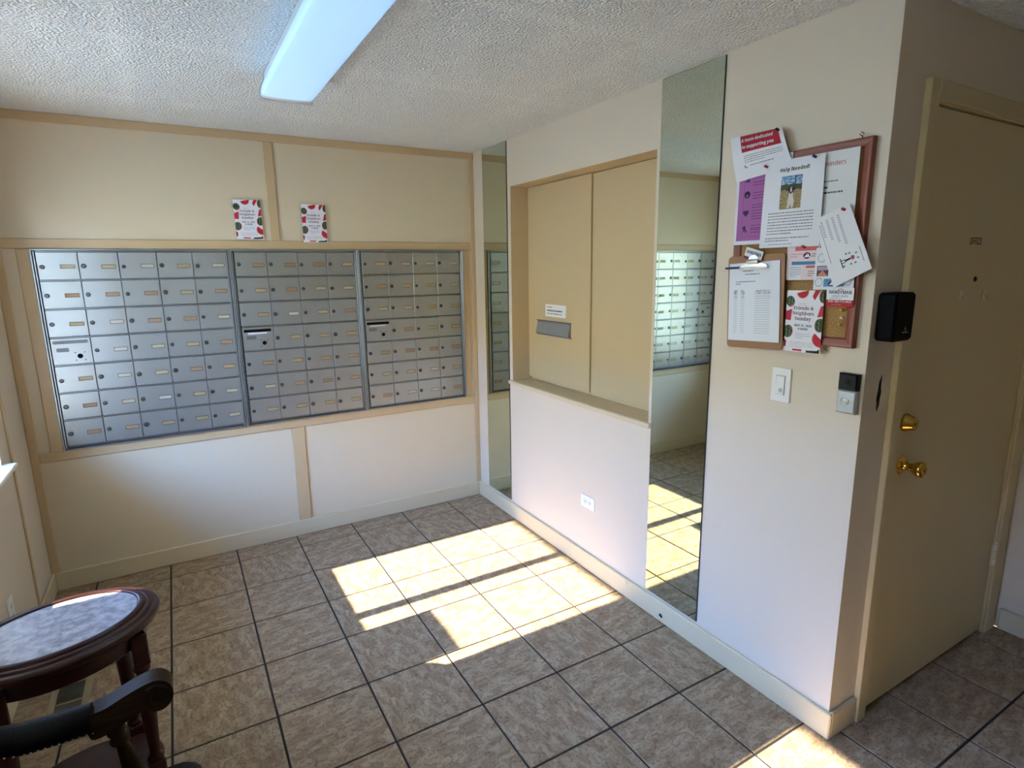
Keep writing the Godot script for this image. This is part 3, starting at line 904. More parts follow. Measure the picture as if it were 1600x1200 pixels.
func build_ceiling_light() -> void:
	var t := thing("ceiling_light", "long fluorescent ceiling fixture with a milky blue-white diffuser", "ceiling light", Vector3(-1.332, H, 1.67))
	var glow := mat(c8(214, 230, 244), 0.35)
	glow.emission_enabled = true
	glow.emission = Color(0.50, 0.74, 0.96)
	glow.emission_energy_multiplier = 0.52
	part(t, "housing", bbox(Vector3(0.15, 0.03, 1.22), 0.003, M.lamp_metal), Vector3(0, -0.015, 0))
	# wrap-around diffuser: rounded trough hanging under the housing
	var sec := [[-0.078, -0.028], [-0.088, -0.050], [-0.094, -0.070], [-0.0935, -0.082], [-0.088, -0.089], [-0.06, -0.092], [-0.02, -0.0935], [0.02, -0.0935], [0.06, -0.092], [0.088, -0.089], [0.0935, -0.082], [0.094, -0.070], [0.088, -0.050], [0.078, -0.028]]
	for span in [[-0.575, 0.575, "diffuser", glow], [-0.6065, -0.5752, "diffuser_end", M.lamp_metal], [0.5752, 0.6065, "diffuser_end", M.lamp_metal]]:
		var rows := []
		for z in [span[0], span[1]]:
			var ring := PackedVector3Array()
			for q in sec: ring.append(Vector3(q[0], q[1], z))
			rows.append(ring)
		part(t, span[2], skin(rows, true, true, span[3]))
	for s in [-1, 1]:
		part(t, "end_cap", prism(PackedVector2Array([Vector2(-0.098, -0.098), Vector2(0.098, -0.098), Vector2(0.099, -0.066), Vector2(0.08, -0.02), Vector2(0.078, 0.0), Vector2(-0.078, 0.0), Vector2(-0.08, -0.02), Vector2(-0.099, -0.066)]), 0.007, M.lamp_metal, 0.0015), Vector3(0, 0, s * 0.6105 - 0.0035))
	var lamp := AreaLight3D.new()
	lamp.name = "tube_light"
	lamp.area_size = Vector2(0.18, 1.18)
	lamp.light_energy = 0.35
	lamp.light_color = Color(0.80, 0.92, 1.0)
	lamp.area_range = 8.0
	lamp.area_attenuation = 2.0
	lamp.shadow_enabled = true
	lamp.position = Vector3(-1.332, H - 0.101, 1.67)
	lamp.rotation_degrees = Vector3(-90, 0, 0)
	add_child(lamp)

func build_table() -> void:
	var t := thing("side_table", "oval mahogany side table with a grey marble top under the window", "table", Vector3(-2.177, 0, 1.706), Vector3(0, 17.3, 0))
	var h := 0.667
	part(t, "marble_top", oval([[-0.1395, h - 0.014], [-0.004, h - 0.014], [-0.001, h - 0.006], [-0.001, h - 0.001], [-0.003, h], [-0.1395, h]], 0.192, 0.14, 72, M.marble))
	part(t, "rim", oval([[0.0, h - 0.014], [0.0, h + 0.001], [0.002, h + 0.003], [0.006, h + 0.004], [0.014, h + 0.003], [0.017, h - 0.003], [0.0185, h - 0.006], [0.021, h - 0.003], [0.029, h - 0.003], [0.033, h - 0.006], [0.0345, h - 0.011], [0.038, h - 0.009], [0.048, h - 0.011], [0.053, h - 0.017], [0.054, h - 0.023], [0.050, h - 0.028], [0.047, h - 0.036], [0.042, h - 0.038], [0.03, h - 0.039], [0.0, h - 0.039]], 0.192, 0.14, 80, M.wood, true))
	part(t, "apron", oval([[-0.004, h - 0.039], [0.016, h - 0.039], [0.014, h - 0.095], [0.009, h - 0.1], [-0.004, h - 0.1]], 0.19, 0.138, 64, M.wood, true))
	part(t, "lower_shelf", oval([[-0.12, 0.14], [0.02, 0.14], [0.026, 0.147], [0.022, 0.158], [0.014, 0.162], [-0.12, 0.162]], 0.175, 0.125, 64, M.wood))
	var prof := [[0.012, 0.0], [0.017, 0.004], [0.02, 0.018], [0.014, 0.03], [0.013, 0.04], [0.021, 0.055], [0.022, 0.075], [0.015, 0.092], [0.02, 0.098], [0.02, 0.104], [0.015, 0.11]]
	var up := [[0.017, 0.19], [0.021, 0.196], [0.021, 0.204], [0.014, 0.212], [0.016, 0.26], [0.021, 0.36], [0.0235, 0.42], [0.02, 0.45], [0.014, 0.462], [0.021, 0.47], [0.021, 0.478], [0.015, 0.486], [0.022, 0.496], [0.022, 0.504], [0.016, 0.512]]
	var foot := lathe(prof, 20, M.wood); var shaft := lathe(up, 20, M.wood)
	for sx in [-1, 1]:
		for sz in [-1, 1]:
			var l := part(t, "leg", shaft, Vector3(0.156 * sx, 0, 0.105 * sz))
			part(l, "foot", foot)
			part(l, "lower_block", bbox(Vector3(0.042, 0.082, 0.042), 0.004, M.wood), Vector3(0, 0.15, 0))
			part(l, "upper_block", bbox(Vector3(0.042, 0.1, 0.042), 0.004, M.wood), Vector3(0, 0.561, 0))

func build_chair() -> void:
	var t := thing("armchair", "captain's armchair with dark leather rolled back and scrolled wooden arms", "chair", Vector3(-2.16, 0, 2.4))
	var ww := 0.26
	# padded roll that runs round the back from arm to arm
	var path := []
	path.append(Vector3(0.1, 0.648, -ww))
	path.append(Vector3(0.04, 0.648, -ww))
	for k in 25:
		var a := PI * k / 24.0
		path.append(Vector3(-0.02 - sin(a) * 0.26, 0.65 + 0.07 * sin(a), -cos(a) * ww))
	path.append(Vector3(0.04, 0.648, ww))
	path.append(Vector3(0.1, 0.648, ww))
	var rows := []
	for i in path.size():
		var d: Vector3 = (path[min(i + 1, path.size() - 1)] - path[max(i - 1, 0)]).normalized()
		var u := d.cross(Vector3.UP).normalized()
		var ring := PackedVector3Array()
		for j in 18:
			var a := TAU * j / 18.0
			ring.append(path[i] + u * cos(a) * 0.030 + Vector3.UP * sin(a) * 0.034)
		rows.append(ring)
	part(t, "back_roll", skin(rows, true, true, M.leather))
	# nail heads along the lower edge of the roll, on the seat side
	var nails := []
	for i in range(0, path.size() - 1):
		var p: Vector3 = path[i]; var q: Vector3 = path[i + 1]
		var d := (q - p).normalized(); var u := d.cross(Vector3.UP).normalized()
		var n: int = max(1, int(p.distance_to(q) / 0.012))
		for k in n:
			var c := p.lerp(q, float(k) / n) + Vector3.DOWN * 0.022
			for sd in [-1.0, 1.0]:
				nails.append_array(box_polys(Vector3(0.005, 0.005, 0.005), 0.0018, c + u * 0.0238 * sd))
	part(t, "nailhead_trim", tri_mesh(nails, mat(c8(170, 150, 112), 0.3, 0.9)))
	# scrolled wooden arms
	var outl := PackedVector2Array([Vector2(0.095, 0.612), Vector2(0.095, 0.665), Vector2(0.13, 0.676), Vector2(0.17, 0.692), Vector2(0.205, 0.703), Vector2(0.228, 0.705), Vector2(0.245, 0.697), Vector2(0.256, 0.68), Vector2(0.258, 0.66), Vector2(0.252, 0.642), Vector2(0.24, 0.63), Vector2(0.225, 0.627), Vector2(0.211, 0.632), Vector2(0.203, 0.641), Vector2(0.17, 0.63), Vector2(0.13, 0.613)])
	for s in [-1, 1]:
		var arm := part(t, "arm", prism(spline(outl, 4), 0.05, M.chair_wood, 0.003), Vector3(0, 0, s * ww - 0.025))
		var sp := []
		for k in 22:
			var a := 2.2 - k * 0.36
			var rr := 0.031 - k * 0.00115
			sp.append(Vector3(0.226 + cos(a) * rr, 0.664 + sin(a) * rr, 0.052))
		part(arm, "scroll", tube(sp, 0.0035, 8, M.chair_wood))
		var s2 := []
		for q in sp: s2.append(Vector3(q.x, q.y, -0.002))
		part(arm, "scroll", tube(s2, 0.0035, 8, M.chair_wood))
		var post := part(t, "arm_post", lathe([[0.012, 0.0], [0.016, 0.02], [0.019, 0.06], [0.014, 0.1], [0.012, 0.115], [0.02, 0.125], [0.02, 0.133], [0.014, 0.14], [0.019, 0.15], [0.019, 0.16], [0.013, 0.17]], 18, M.chair_wood), Vector3(0.165, 0.45, s * (ww - 0.005)))
		post.rotation_degrees = Vector3(0, 0, 10)
	for k in 7:
		var a := PI * (k + 0.5) / 7.0
		var sp := part(t, "spindle", lathe([[0.009, 0.0], [0.013, 0.06], [0.009, 0.1], [0.013, 0.11], [0.009, 0.12], [0.012, 0.16], [0.008, 0.2]], 14, M.chair_wood), Vector3(-0.02 - sin(a) * 0.235, 0.44, -cos(a) * 0.235))
		sp.scale.y = 1.0 + 0.3 * sin(a)
	# seat and legs
	var so := PackedVector2Array()
	for k in 17:
		var a := PI * 0.5 + PI * k / 16.0
		so.append(Vector2(-0.02 + cos(a) * 0.265, sin(a) * 0.272))
	for k in 5:
		var a := -PI * 0.5 + PI * 0.5 * k / 4.0
		so.append(Vector2(0.245 + cos(a) * 0.05, -0.222 + sin(a) * 0.05))
	for k in 5:
		var a := PI * 0.5 * k / 4.0
		so.append(Vector2(0.245 + cos(a) * 0.05, 0.222 + sin(a) * 0.05))
	part(t, "seat_frame", prism(so, 0.05, M.chair_wood, 0.004), Vector3(0, 0.39, 0), Vector3(-90, 0, 0))
	part(t, "seat_cushion", prism(so, 0.055, M.leather, 0.014), Vector3(0, 0.4, 0), Vector3(-90, 0, 0))
	for sx in [-0.18, 0.2]:
		for sz in [-0.19, 0.19]:
			part(t, "leg", lathe([[0.012, 0.0], [0.016, 0.01], [0.013, 0.05], [0.02, 0.16], [0.022, 0.22], [0.014, 0.26], [0.021, 0.28], [0.016, 0.3], [0.022, 0.36], [0.02, 0.395]], 18, M.chair_wood), Vector3(sx, 0, sz))

func build_board() -> void:
	# cork notice board in a wooden frame
	var frame_m := mat(c8(138, 74, 56), 0.4)
	var z0 := 2.131; var z1 := 2.594; var y0 := 1.362; var y1 := 1.977
	var t := thing("notice_board", "cork notice board in a reddish wooden frame covered with papers", "notice board", Vector3(0, y0, (z0 + z1) / 2))
	var w := (z1 - z0) / 2; var h := y1 - y0
	part(t, "cork_sheet", bbox(Vector3(0.008, h - 0.02, w * 2 - 0.02), 0.0, M.cork), Vector3(-0.008, h / 2, 0))
	var fw := 0.03
	# mitred frame rails with a raised outer lip
	for k in 4:
		var len := (w * 2) if k % 2 == 0 else h
		var rows := []
		for e in [-1, 1]:
			var ring := PackedVector3Array()
			for q in [[0.0, 0.0], [0.0, 0.018], [0.004, 0.021], [0.012, 0.020], [0.022, 0.016], [0.03, 0.014], [0.03, 0.0]]:
				ring.append(Vector3(e * (len / 2 - q[0]), -q[0], q[1]))
			rows.append(ring)
		var at: Vector3 = [Vector3(0, h, 0), Vector3(0, h / 2, w), Vector3(0, 0, 0), Vector3(0, h / 2, -w)][k]
		var o := part(t, "frame_rail", skin(rows, true, true, frame_m), at)
		var ang: float = [0.0, -PI / 2, PI, PI / 2][k]
		o.basis = Basis(Vector3.UP, -PI / 2) * Basis(Vector3(0, 0, 1), ang)
	for q in [[1.985, 2.555], [1.352, 2.505]]:
		var e := tube([Vector3(0, -0.008, 0.004), Vector3(0, -0.002, 0.012), Vector3(-0.006, 0.003, 0.014), Vector3(0, 0.009, 0.014), Vector3(0.006, 0.003, 0.014), Vector3(0.001, -0.002, 0.013)], 0.0016, 8, M.lock)
		part(t, "hanging_eye", e, Vector3(0, q[0] - y0, q[1] - (z0 + z1) / 2), Vector3(0, -90, 0))
	# sheet with a purple panel
	var im := page(320, 430, c8(226, 225, 230))
	rect(im, 16, 75, 290, 335, c8(164, 96, 158))
	rect(im, 44, 60, 262, 15, c8(120, 84, 108))
	rect(im, 48, 60, 30, 18, c8(54, 26, 46))
	rect(im, 150, 60, 60, 15, c8(70, 26, 44))
	rect(im, 48, 92, 2, 296, c8(124, 66, 124)); rect(im, 48, 388, 258, 2, c8(124, 66, 124)); rect(im, 48, 92, 258, 2, c8(124, 66, 124))
	for q in [[112, 2], [165, 3], [225, 2], [255, 4], [330, 2], [352, 2]]:
		lines(im, 105, q[0], 200, q[1], 14, c8(84, 34, 88), 80 + q[0], 4)
	poly(im, [Vector2(52, 108), Vector2(66, 94), Vector2(80, 96), Vector2(80, 108)], c8(46, 44, 130))
	ell(im, 70, 172, 18, 18, c8(46, 22, 60)); ell(im, 70, 178, 7, 6, c8(164, 96, 158))
	ell(im, 60, 262, 10, 9, c8(46, 22, 70)); ell(im, 76, 262, 10, 9, c8(46, 22, 70)); poly(im, [Vector2(50, 265), Vector2(86, 265), Vector2(68, 284)], c8(46, 22, 70))
	poly(im, [Vector2(52, 336), Vector2(72, 332), Vector2(70, 345), Vector2(80, 362), Vector2(72, 368), Vector2(66, 352), Vector2(58, 366), Vector2(56, 348)], c8(40, 20, 60))
	wall_sheet("purple_notice", "white sheet with a purple panel of icons, pinned half under other papers", "notice", [Vector2(2.134, 1.972), Vector2(2.345, 1.974), Vector2(2.345, 1.690), Vector2(2.133, 1.689)], 0.0235, im)
	# reminders sheet
	im = page(330, 430, c8(224, 224, 222))
	lines(im, 120, 132, 220, 1, 10, c8(40, 40, 46), 91, 5)
	lines(im, 100, 158, 165, 1, 18, c8(30, 30, 36), 92, 8)
	lines(im, 100, 182, 300, 1, 18, c8(30, 30, 36), 90, 8)
	var rm := wall_sheet("reminders_sheet", "white sheet headed Reminders in red, partly covered on the board", "notice", [Vector2(2.347, 1.954), Vector2(2.561, 1.953), Vector2(2.562, 1.675), Vector2(2.348, 1.675)], 0.0235, im)
	text(rm, "Reminders", 0.087, Vector3(0.0235, 0.1035, 0.0003), M.ink_red)
	# team sheet
	im = page(330, 270, c8(228, 228, 232))
	rect(im, 66, 0, 240, 104, c8(170, 18, 44))
	lines(im, 75, 126, 230, 4, 13, c8(80, 82, 92), 93, 4)
	ell(im, 80, 190, 12, 12, c8(100, 102, 110)); ell(im, 86, 185, 12, 12, c8(228, 228, 232))
	lines(im, 104, 188, 260, 1, 10, c8(80, 82, 92), 94, 5)
	var tm := wall_sheet("team_notice", "curling white notice with a red heading block above the board", "notice", [Vector2(2.098, 2.058), Vector2(2.300, 2.056), Vector2(2.352, 1.930), Vector2(2.134, 1.905)], 0.0275, im, 0.007, 0.0)
	text(tm, "A team dedicated", 0.122, Vector3(-0.012, 0.0545, 0.0042), M.paper, 1.0, false, true)
	text(tm, "to supporting you", 0.124, Vector3(-0.006, 0.0325, 0.0062), M.paper, 1.0, false, true)
	# help needed
	im = page(340, 440, c8(230, 230, 234))
	dog_photo(im, 103, 82, 122, 164)
	lines(im, 40, 262, 258, 8, 15, c8(70, 72, 84), 95, 4)
	lines(im, 32, 390, 250, 2, 13, c8(70, 72, 84), 96, 4)
	lines(im, 50, 422, 260, 1, 12, c8(110, 112, 124), 97, 3)
	var hp := wall_sheet("help_flyer", "white flyer headed Help Needed with a photo of a dog", "flyer", [Vector2(2.256, 1.952), Vector2(2.463, 1.949), Vector2(2.466, 1.675), Vector2(2.250, 1.674)], 0.0335, im, 0.002)
	text(hp, "Help Needed!", 0.102, Vector3(0.004, 0.107, 0.0013), M.ink, 0, false, true)
	# pink page
	im = page(230, 210, c8(226, 206, 208))
	rect(im, 60, 28, 160, 22, c8(206, 106, 104))
	ell(im, 124, 14, 10, 8, c8(140, 20, 40))
	rect(im, 40, 108, 180, 18, c8(72, 132, 172))
	rect(im, 150, 132, 70, 12, c8(200, 100, 106))
	rect(im, 20, 132, 100, 76, c8(222, 222, 226))
	lines(im, 30, 140, 85, 5, 12, c8(90, 92, 104), 98, 3)
	lines(im, 30, 66, 90, 2, 14, c8(196, 96, 92), 99, 4)
	ell(im, 146, 76, 26, 18, c8(30, 44, 90)); poly(im, [Vector2(126, 86), Vector2(150, 60), Vector2(170, 84)], c8(230, 230, 234)); ell(im, 142, 64, 10, 8, c8(190, 70, 60))
	lines(im, 182, 66, 80, 2, 12, c8(50, 60, 90), 100, 5)
	lines(im, 170, 160, 60, 3, 12, c8(70, 80, 80), 101, 4)
	wall_sheet("pink_leaflet", "pale pink leaflet with a blue stripe pinned under the dog flyer", "leaflet", [Vector2(2.352, 1.690), Vector2(2.468, 1.690), Vector2(2.457, 1.569), Vector2(2.356, 1.567)], 0.0265, im)
	# blue and white card
	im = page(260, 250, c8(224, 224, 228))
	for q in [[40, 60, 26], [36, 205, 26], [222, 205, 22]]:
		ell(im, q[0], q[1], q[2], q[2], c8(110, 130, 150)); ell(im, q[0], q[1], q[2] - 3, q[2] - 3, c8(224, 224, 228))
	rect(im, 16, 108, 76, 62, c8(96, 70, 74)); rect(im, 20, 112, 68, 22, c8(160, 156, 176)); poly(im, [Vector2(20, 168), Vector2(52, 132), Vector2(88, 168)], c8(190, 130, 106))
	rect(im, 68, 184, 134, 48, c8(92, 150, 190))
	lines(im, 80, 196, 70, 1, 8, c8(30, 60, 100), 102, 4)
	ell(im, 116, 216, 20, 13, c8(30, 50, 90)); poly(im, [Vector2(104, 222), Vector2(120, 204), Vector2(134, 222)], c8(230, 230, 234))
	wall_sheet("blue_card", "white card with a blue band and round stamps under the tilted sheet", "card", [Vector2(2.456, 1.668), Vector2(2.586, 1.668), Vector2(2.583, 1.542), Vector2(2.455, 1.538)], 0.0285, im)
	# trade card
	im = page(260, 180, c8(232, 232, 234))
	rect(im, 0, 118, 260, 62, c8(178, 22, 42))
	lines(im, 30, 100, 210, 1, 8, c8(110, 110, 120), 103, 5)
	lines(im, 44, 160, 190, 1, 8, c8(226, 200, 206), 104, 4)
	poly(im, [Vector2(104, 22), Vector2(134, 8), Vector2(160, 22), Vector2(154, 26), Vector2(134, 14), Vector2(110, 26)], c8(190, 40, 50))
	var hd := wall_sheet("handyman_card", "trade card reading HANDYMAN over a red band", "card", [Vector2(2.503, 1.546), Vector2(2.588, 1.547), Vector2(2.588, 1.489), Vector2(2.505, 1.489)], 0.0305, im)
	text(hd, "HANDYMAN", 0.07, Vector3(0, 0.0145, 0.0003), M.ink_navy, 0, false, true, false, 0.0105)
	text(hd, "LIGHT DUTY", 0.05, Vector3(0, 0.0025, 0.0003), M.ink, 0, false, false, false, 0.006)
	text(hd, "Rob: 303.718.4020", 0.072, Vector3(0, -0.0135, 0.0003), M.paper, 0, false, true)
	# tilted postcard-size sheet
	im = page(240, 400, c8(230, 230, 234))
	for k in 4:
		for s in 7 + k * 2:
			rect(im, 40 + k * 36, 30 + s * 14, 3, 10, c8(80, 82, 92))
			rect(im, 48 + k * 36, 30 + s * 14, 3, 9, c8(90, 92, 102))
	rect(im, 28, 40, 3, 230, c8(110, 112, 122)); rect(im, 212, 250, 3, 90, c8(90, 92, 102))
	ell(im, 160, 292, 11, 12, c8(176, 66, 84)); rect(im, 112, 288, 36, 10, c8(26, 26, 30)); rect(im, 86, 270, 6, 56, c8(40, 54, 40)); rect(im, 92, 284, 24, 4, c8(30, 30, 34)); rect(im, 92, 298, 24, 4, c8(30, 30, 34))
	for q in [[130, 258], [150, 262], [186, 276], [188, 306], [166, 326], [140, 322], [98, 318]]:
		ell(im, q[0], q[1], 7, 5, c8(110, 130, 112))
	wall_sheet("tilted_sheet", "tilted white sheet with a small figure drawing, held by a red pin", "notice", [Vector2(2.443, 1.752), Vector2(2.553, 1.793), Vector2(2.640, 1.604), Vector2(2.530, 1.546)], 0.0385, im, 0.003, 0.006)
	# watermelon flyer on the board and two on the mailbox wall
	var fim := flyer_image()
	var fm := paper_mat(fim)
	var f3 := wall_sheet("watermelon_flyer", "watermelon-bordered flyer hanging beside the clipboard", "flyer", [Vector2(2.366, 1.534), Vector2(2.494, 1.536), Vector2(2.497, 1.333), Vector2(2.367, 1.333)], 0.0265, fim, 0.001, 0.0, "watermelon flyers")
	flyer_words(f3, 0.129, 0.202, 0.0013)
	for k in 2:
		var q: Array = [[-1.391, 1.902, 0.137, 0.209, 0.8, "watermelon-bordered flyer on the mailbox wall, touching the upright trim above the widest bank"], [-1.040, 1.889, 0.136, 0.212, 0.0, "watermelon-bordered flyer above the four-door-wide mailbox bank, overlapping the horizontal trim"]][k]
		var f := thing("watermelon_flyer", q[5], "flyer", Vector3(q[0], q[1], 0.0135), Vector3(-0.5, 0, q[4]), "watermelon flyers")
		part(f, "sheet", sheet_mesh([Vector2(-q[2] / 2, q[3] / 2), Vector2(q[2] / 2, q[3] / 2), Vector2(q[2] / 2, -q[3] / 2), Vector2(-q[2] / 2, -q[3] / 2)], fm, 0.001))
		flyer_words(f, q[2], q[3], 0.0012)
	# clipboard with a sign-in sheet
	var brown := mat(c8(150, 104, 66), 0.5)
	var cb := thing("clipboard", "brown clipboard with a steel clip hanging in front of the notice board", "clipboard", Vector3(-0.036, 1.490, 2.247), Vector3(0, -90, 0))
	cb.basis = cb.basis * Basis(Vector3(0, 0, 1), deg_to_rad(2.6))
	part(cb, "backing_board", prism(round_rect(0.228, 0.326, 0.014, 4), 0.003, brown, 0.0008), Vector3(0, 0, -0.003))
	var cl := part(cb, "clip", prism(PackedVector2Array([Vector2(-0.058, 0), Vector2(0.058, 0), Vector2(0.05, 0.013), Vector2(0.024, 0.02), Vector2(0.018, 0.038), Vector2(0.008, 0.046), Vector2(-0.008, 0.046), Vector2(-0.018, 0.038), Vector2(-0.024, 0.02), Vector2(-0.05, 0.013)]), 0.008, M.steel, 0.002), Vector3(0, 0.116, 0.0045))
	part(cl, "spring_barrel", lathe([[0.0075, -0.022], [0.008, -0.02], [0.008, 0.02], [0.0075, 0.022]], 16, M.steel), Vector3(0, 0.024, 0.010), Vector3(0, 0, 90))
	part(cl, "lip", lathe([[0.0035, -0.058], [0.004, -0.057], [0.004, 0.057], [0.0035, 0.058]], 12, M.steel), Vector3(0, 0.002, 0.006), Vector3(0, 0, 90))
	im = page(360, 480, c8(226, 229, 236))
	lines(im, 100, 48, 150, 1, 10, c8(60, 62, 74), 110, 5)
	lines(im, 118, 68, 190, 1, 10, c8(60, 62, 74), 111, 5)
	lines(im, 50, 112, 260, 1, 10, c8(80, 82, 94), 112, 5)
	rect(im, 50, 126, 36, 4, c8(90, 92, 104))
	var rr := RandomNumberGenerator.new()
	rr.seed = 12
	for k in 19:
		var y := 176 + k * 14
		var ink := c8(40, 42, 52) if k < 2 else c8(172, 175, 186)
		rect(im, 38, y, 26, 2, c8(150, 154, 166)); rect(im, 88, y, 30, 2, c8(150, 154, 166)); rect(im, 190, y, 104, 2, c8(150, 154, 166))
		if k < 4:
			for s in 14:
				rect(im, 40 + rr.randi_range(0, 22), y - rr.randi_range(2, 12), 3, 3, ink)
				rect(im, 90 + rr.randi_range(0, 24), y - rr.randi_range(2, 12), 3, 3, ink)
			for s in 34 if k < 2 else 14:
				rect(im, 190 + rr.randi_range(0, 110), y - rr.randi_range(2, 9), 4, 2, ink)
	var ss := thing("sign_in_sheet", "white sign-in sheet held under the clip of the clipboard", "form", Vector3(-0.0385, 1.489, 2.2465), Vector3(0, -90, 0))
	ss.basis = cb.basis
	part(ss, "sheet", sheet_mesh([Vector2(-0.105, 0.138), Vector2(0.098, 0.14), Vector2(0.105, -0.136), Vector2(-0.106, -0.136)], paper_mat(im), 0.0008, 0.002))
	var pen := thing("pen", "blue pen tucked under the clipboard clip", "pen", Vector3(-0.043, 1.607, 2.150), Vector3(0, -90, 0))
	part(pen, "barrel", lathe([[0.002, 0.0], [0.004, 0.004], [0.0042, 0.06], [0.003, 0.066]], 12, mat(c8(22, 34, 96), 0.3)), Vector3(-0.03, 0, 0), Vector3(0, 0, -88))
	im = page(200, 100, c8(226, 226, 230))
	rect(im, 0, 76, 200, 24, c8(120, 30, 44))
	var tc := thing("tucked_card", "small trade card stuck behind the clipboard clip", "card", Vector3(-0.044, 1.652, 2.237), Vector3(0, -90, 0))
	tc.basis = tc.basis * Basis(Vector3(0, 0, 1), deg_to_rad(-16))
	part(tc, "sheet", sheet_mesh([Vector2(-0.036, 0.02), Vector2(0.036, 0.02), Vector2(0.036, -0.02), Vector2(-0.036, -0.02)], paper_mat(im), 0.0))
	text(tc, "HANDYMAN", 0.06, Vector3(0, 0.006, 0.0003), M.ink_navy, 0, false, true, false, 0.011)
	var red := mat(c8(170, 26, 44), 0.3); var blk := mat(c8(16, 16, 18), 0.3); var yel := mat(c8(206, 168, 40), 0.3); var clr := mat(c8(214, 206, 190), 0.2)
	push_pin(Vector3(-0.036, 1.938, 2.262), red, "red push pin at the corner of the dog flyer by the curling notice")
	push_pin(Vector3(-0.036, 1.943, 2.432), blk, "black push pin in the dog flyer beside the Reminders heading")
	push_pin(Vector3(-0.041, 1.776, 2.541), red, "red push pin holding the tilted sheet")
	push_pin(Vector3(-0.0285, 1.672, 2.414), red, "red push pin in the pink leaflet")
	push_pin(Vector3(-0.030, 2.049, 2.290), blk, "black push pin at the corner of the red-headed notice")
	push_pin(Vector3(-0.0135, 1.476, 2.549), yel, "yellow push pin in the bare cork, just below the trade card")
	push_pin(Vector3(-0.0135, 1.453, 2.552), clr, "clear push pin in the bare cork between two yellow pins")
	push_pin(Vector3(-0.0135, 1.431, 2.548), yel, "yellow push pin in the bare cork, low by the frame corner")

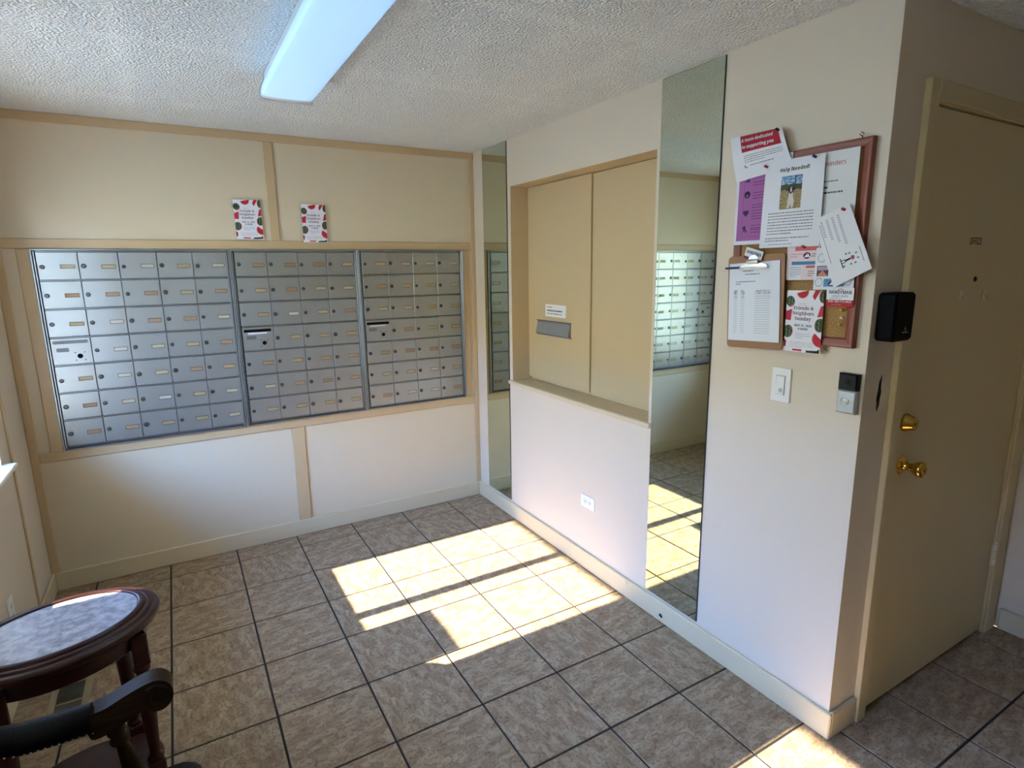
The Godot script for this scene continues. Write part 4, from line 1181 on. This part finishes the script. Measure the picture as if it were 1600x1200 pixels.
func build_fittings() -> void:
	# dimmer switch
	var sw := thing("light_switch", "white wall dimmer switch below the notice board", "light switch", Vector3(0, 1.207, 2.3525), Vector3(0, -90, 0))
	part(sw, "plate", prism(round_rect(0.074, 0.12, 0.004), 0.006, M.white, 0.002))
	part(sw, "bezel", bbox(Vector3(0.035, 0.068, 0.001), 0.0, mat(c8(150, 152, 156), 0.5)), Vector3(0, 0, 0.006))
	var pd := part(sw, "paddle", bbox(Vector3(0.0315, 0.0645, 0.004), 0.001, M.white), Vector3(0, 0, 0.0075), Vector3(-2, 0, 0))
	part(pd, "slider", bbox(Vector3(0.012, 0.014, 0.002), 0.0005, mat(c8(176, 180, 186), 0.4)), Vector3(0.004, -0.018, 0.0025))
	# video doorbell
	var db := thing("doorbell", "silver and black video doorbell near the wall corner", "doorbell", Vector3(0, 1.222, 2.592), Vector3(0, -90, 0))
	var silver := mat(c8(176, 180, 182), 0.35, 0.6)
	part(db, "lower_body", prism(PackedVector2Array([Vector2(-0.03, -0.064), Vector2(0.03, -0.064), Vector2(0.03, 0.010), Vector2(-0.03, 0.010)]), 0.024, silver, 0.005), Vector3.ZERO)
	part(db, "camera_head", prism(PackedVector2Array([Vector2(-0.0295, 0.0102), Vector2(0.0295, 0.0102), Vector2(0.0295, 0.063), Vector2(-0.0295, 0.063)]), 0.025, M.black_gloss, 0.004), Vector3.ZERO)
	part(db, "lens", lathe([[0.008, 0.0], [0.008, 0.001], [0.006, 0.002], [0.002, 0.0026]], 18, M.black_gloss), Vector3(0, 0.038, 0.0248), Vector3(90, 0, 0))
	part(db, "button_ring", lathe([[0.0095, 0.0], [0.0135, 0.0], [0.0135, 0.0012], [0.012, 0.002], [0.0105, 0.0012], [0.0095, 0.0]], 28, M.steel), Vector3(-0.002, -0.024, 0.0238), Vector3(90, 0, 0))
	part(db, "button", lathe([[0.009, 0.0], [0.009, 0.001], [0.006, 0.0016]], 24, silver), Vector3(-0.002, -0.024, 0.0238), Vector3(90, 0, 0))
	# wall outlets
	for q in [[Vector3(0, 0.385, 1.272), -90.0, "white duplex wall outlet below the office hatch ledge"], [Vector3(-2.5, 0.30, 0.76), 90.0, "white wall outlet plate low on the window wall behind the table"]]:
		var ol := thing("wall_outlet", q[2], "outlet", q[0], Vector3(0, q[1], 0), "wall outlets")
		var wide: float = 0.115 if q[1] < 0 else 0.075
		var tall: float = 0.07 if q[1] < 0 else 0.115
		part(ol, "plate", prism(round_rect(wide, tall, 0.004), 0.005, M.white, 0.0015))
		for s in [-1, 1]:
			var off := Vector3(0.02 * s, 0, 0.005) if q[1] < 0 else Vector3(0, 0.02 * s, 0.005)
			var so := part(ol, "socket", prism(round_rect(0.03, 0.03, 0.01), 0.001, M.white), off)
			for p in [Vector3(-0.006, 0.003, 0.001), Vector3(0.006, 0.003, 0.001), Vector3(0, -0.007, 0.001)]:
				part(so, "slot", bbox(Vector3(0.003, 0.007, 0.0006), 0.0, M.black), p)
	# blanking plugs in the baseboard
	single("baseboard_plug", "painted round plug in the baseboard below the office hatch", "plug", lathe([[0.011, 0.0], [0.011, 0.002], [0.008, 0.0025], [0.0075, 0.0015]], 18, M.base), Vector3(-0.014, 0.082, 1.601), Vector3(0, 0, 90))
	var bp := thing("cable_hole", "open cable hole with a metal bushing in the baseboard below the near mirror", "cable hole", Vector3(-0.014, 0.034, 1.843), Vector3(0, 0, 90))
	part(bp, "bushing", lathe([[0.008, 0.0], [0.011, 0.0], [0.011, 0.002], [0.0095, 0.003], [0.008, 0.0]], 18, M.steel))
	part(bp, "bore_shade", lathe([[0.0078, 0.0], [0.0078, 0.001], [0.002, 0.001]], 14, M.black))  # black disc painted as the dark of the hole; nothing is cut
	# floor register by the table
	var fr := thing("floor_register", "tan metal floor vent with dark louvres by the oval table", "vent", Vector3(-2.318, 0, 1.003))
	var tan := mat(c8(150, 132, 104), 0.5)
	part(fr, "frame", boxes([[Vector3(-0.068, 0, -0.108), Vector3(-0.044, 0.006, 0.108)], [Vector3(0.042, 0, -0.108), Vector3(0.068, 0.006, 0.108)], [Vector3(-0.044, 0, -0.108), Vector3(0.042, 0.006, -0.088)], [Vector3(-0.044, 0, 0.088), Vector3(0.042, 0.006, 0.108)], [Vector3(-0.044, 0, 0.028), Vector3(0.042, 0.005, 0.036)]], 0.001, tan))
	part(fr, "duct_shade", bbox(Vector3(0.086, 0.001, 0.176), 0.0, mat(c8(92, 84, 72), 0.6)), Vector3(-0.001, 0.0006, 0))  # dark sheet painted as the shade of the duct under the louvres
	for k in 9:
		part(fr, "louvre", bbox(Vector3(0.084, 0.004, 0.003), 0.0008, mat(c8(70, 64, 54), 0.5)), Vector3(-0.001, 0.003, -0.078 + 0.0125 * k))
	# curl of white paper on the floor
	var sp := []
	for k in 9:
		var a := 1.9 + k * 0.34
		sp.append(PackedVector3Array([Vector3(cos(a) * 0.016, 0.0005, sin(a) * 0.013), Vector3(cos(a) * 0.014, 0.009, sin(a) * 0.011), Vector3(cos(a) * 0.0135, 0.009, sin(a) * 0.0105), Vector3(cos(a) * 0.0155, 0.0005, sin(a) * 0.0125)]))
	single("paper_scrap", "tiny curl of white paper lying on a floor tile", "scrap", skin(sp, true, true, M.white), Vector3(-1.530, 0.0, 1.426))
	# unseen box added on the sill to cast the dark notch in the floor sunlight
	var pc := thing("shade_parcel", "brown cardboard box added unseen on the window sill to shade the floor", "shade_parcel", Vector3(-2.5, 0.835, 1.36))
	part(pc, "added_carton", bbox(Vector3(0.08, 0.21, 0.34), 0.002, mat(c8(176, 138, 96), 0.8)), Vector3(0.01, 0.105, 0))
	part(pc, "tape", bbox(Vector3(0.082, 0.0006, 0.05), 0.0, mat(c8(190, 160, 120), 0.3)), Vector3(0.01, 0.2102, 0))
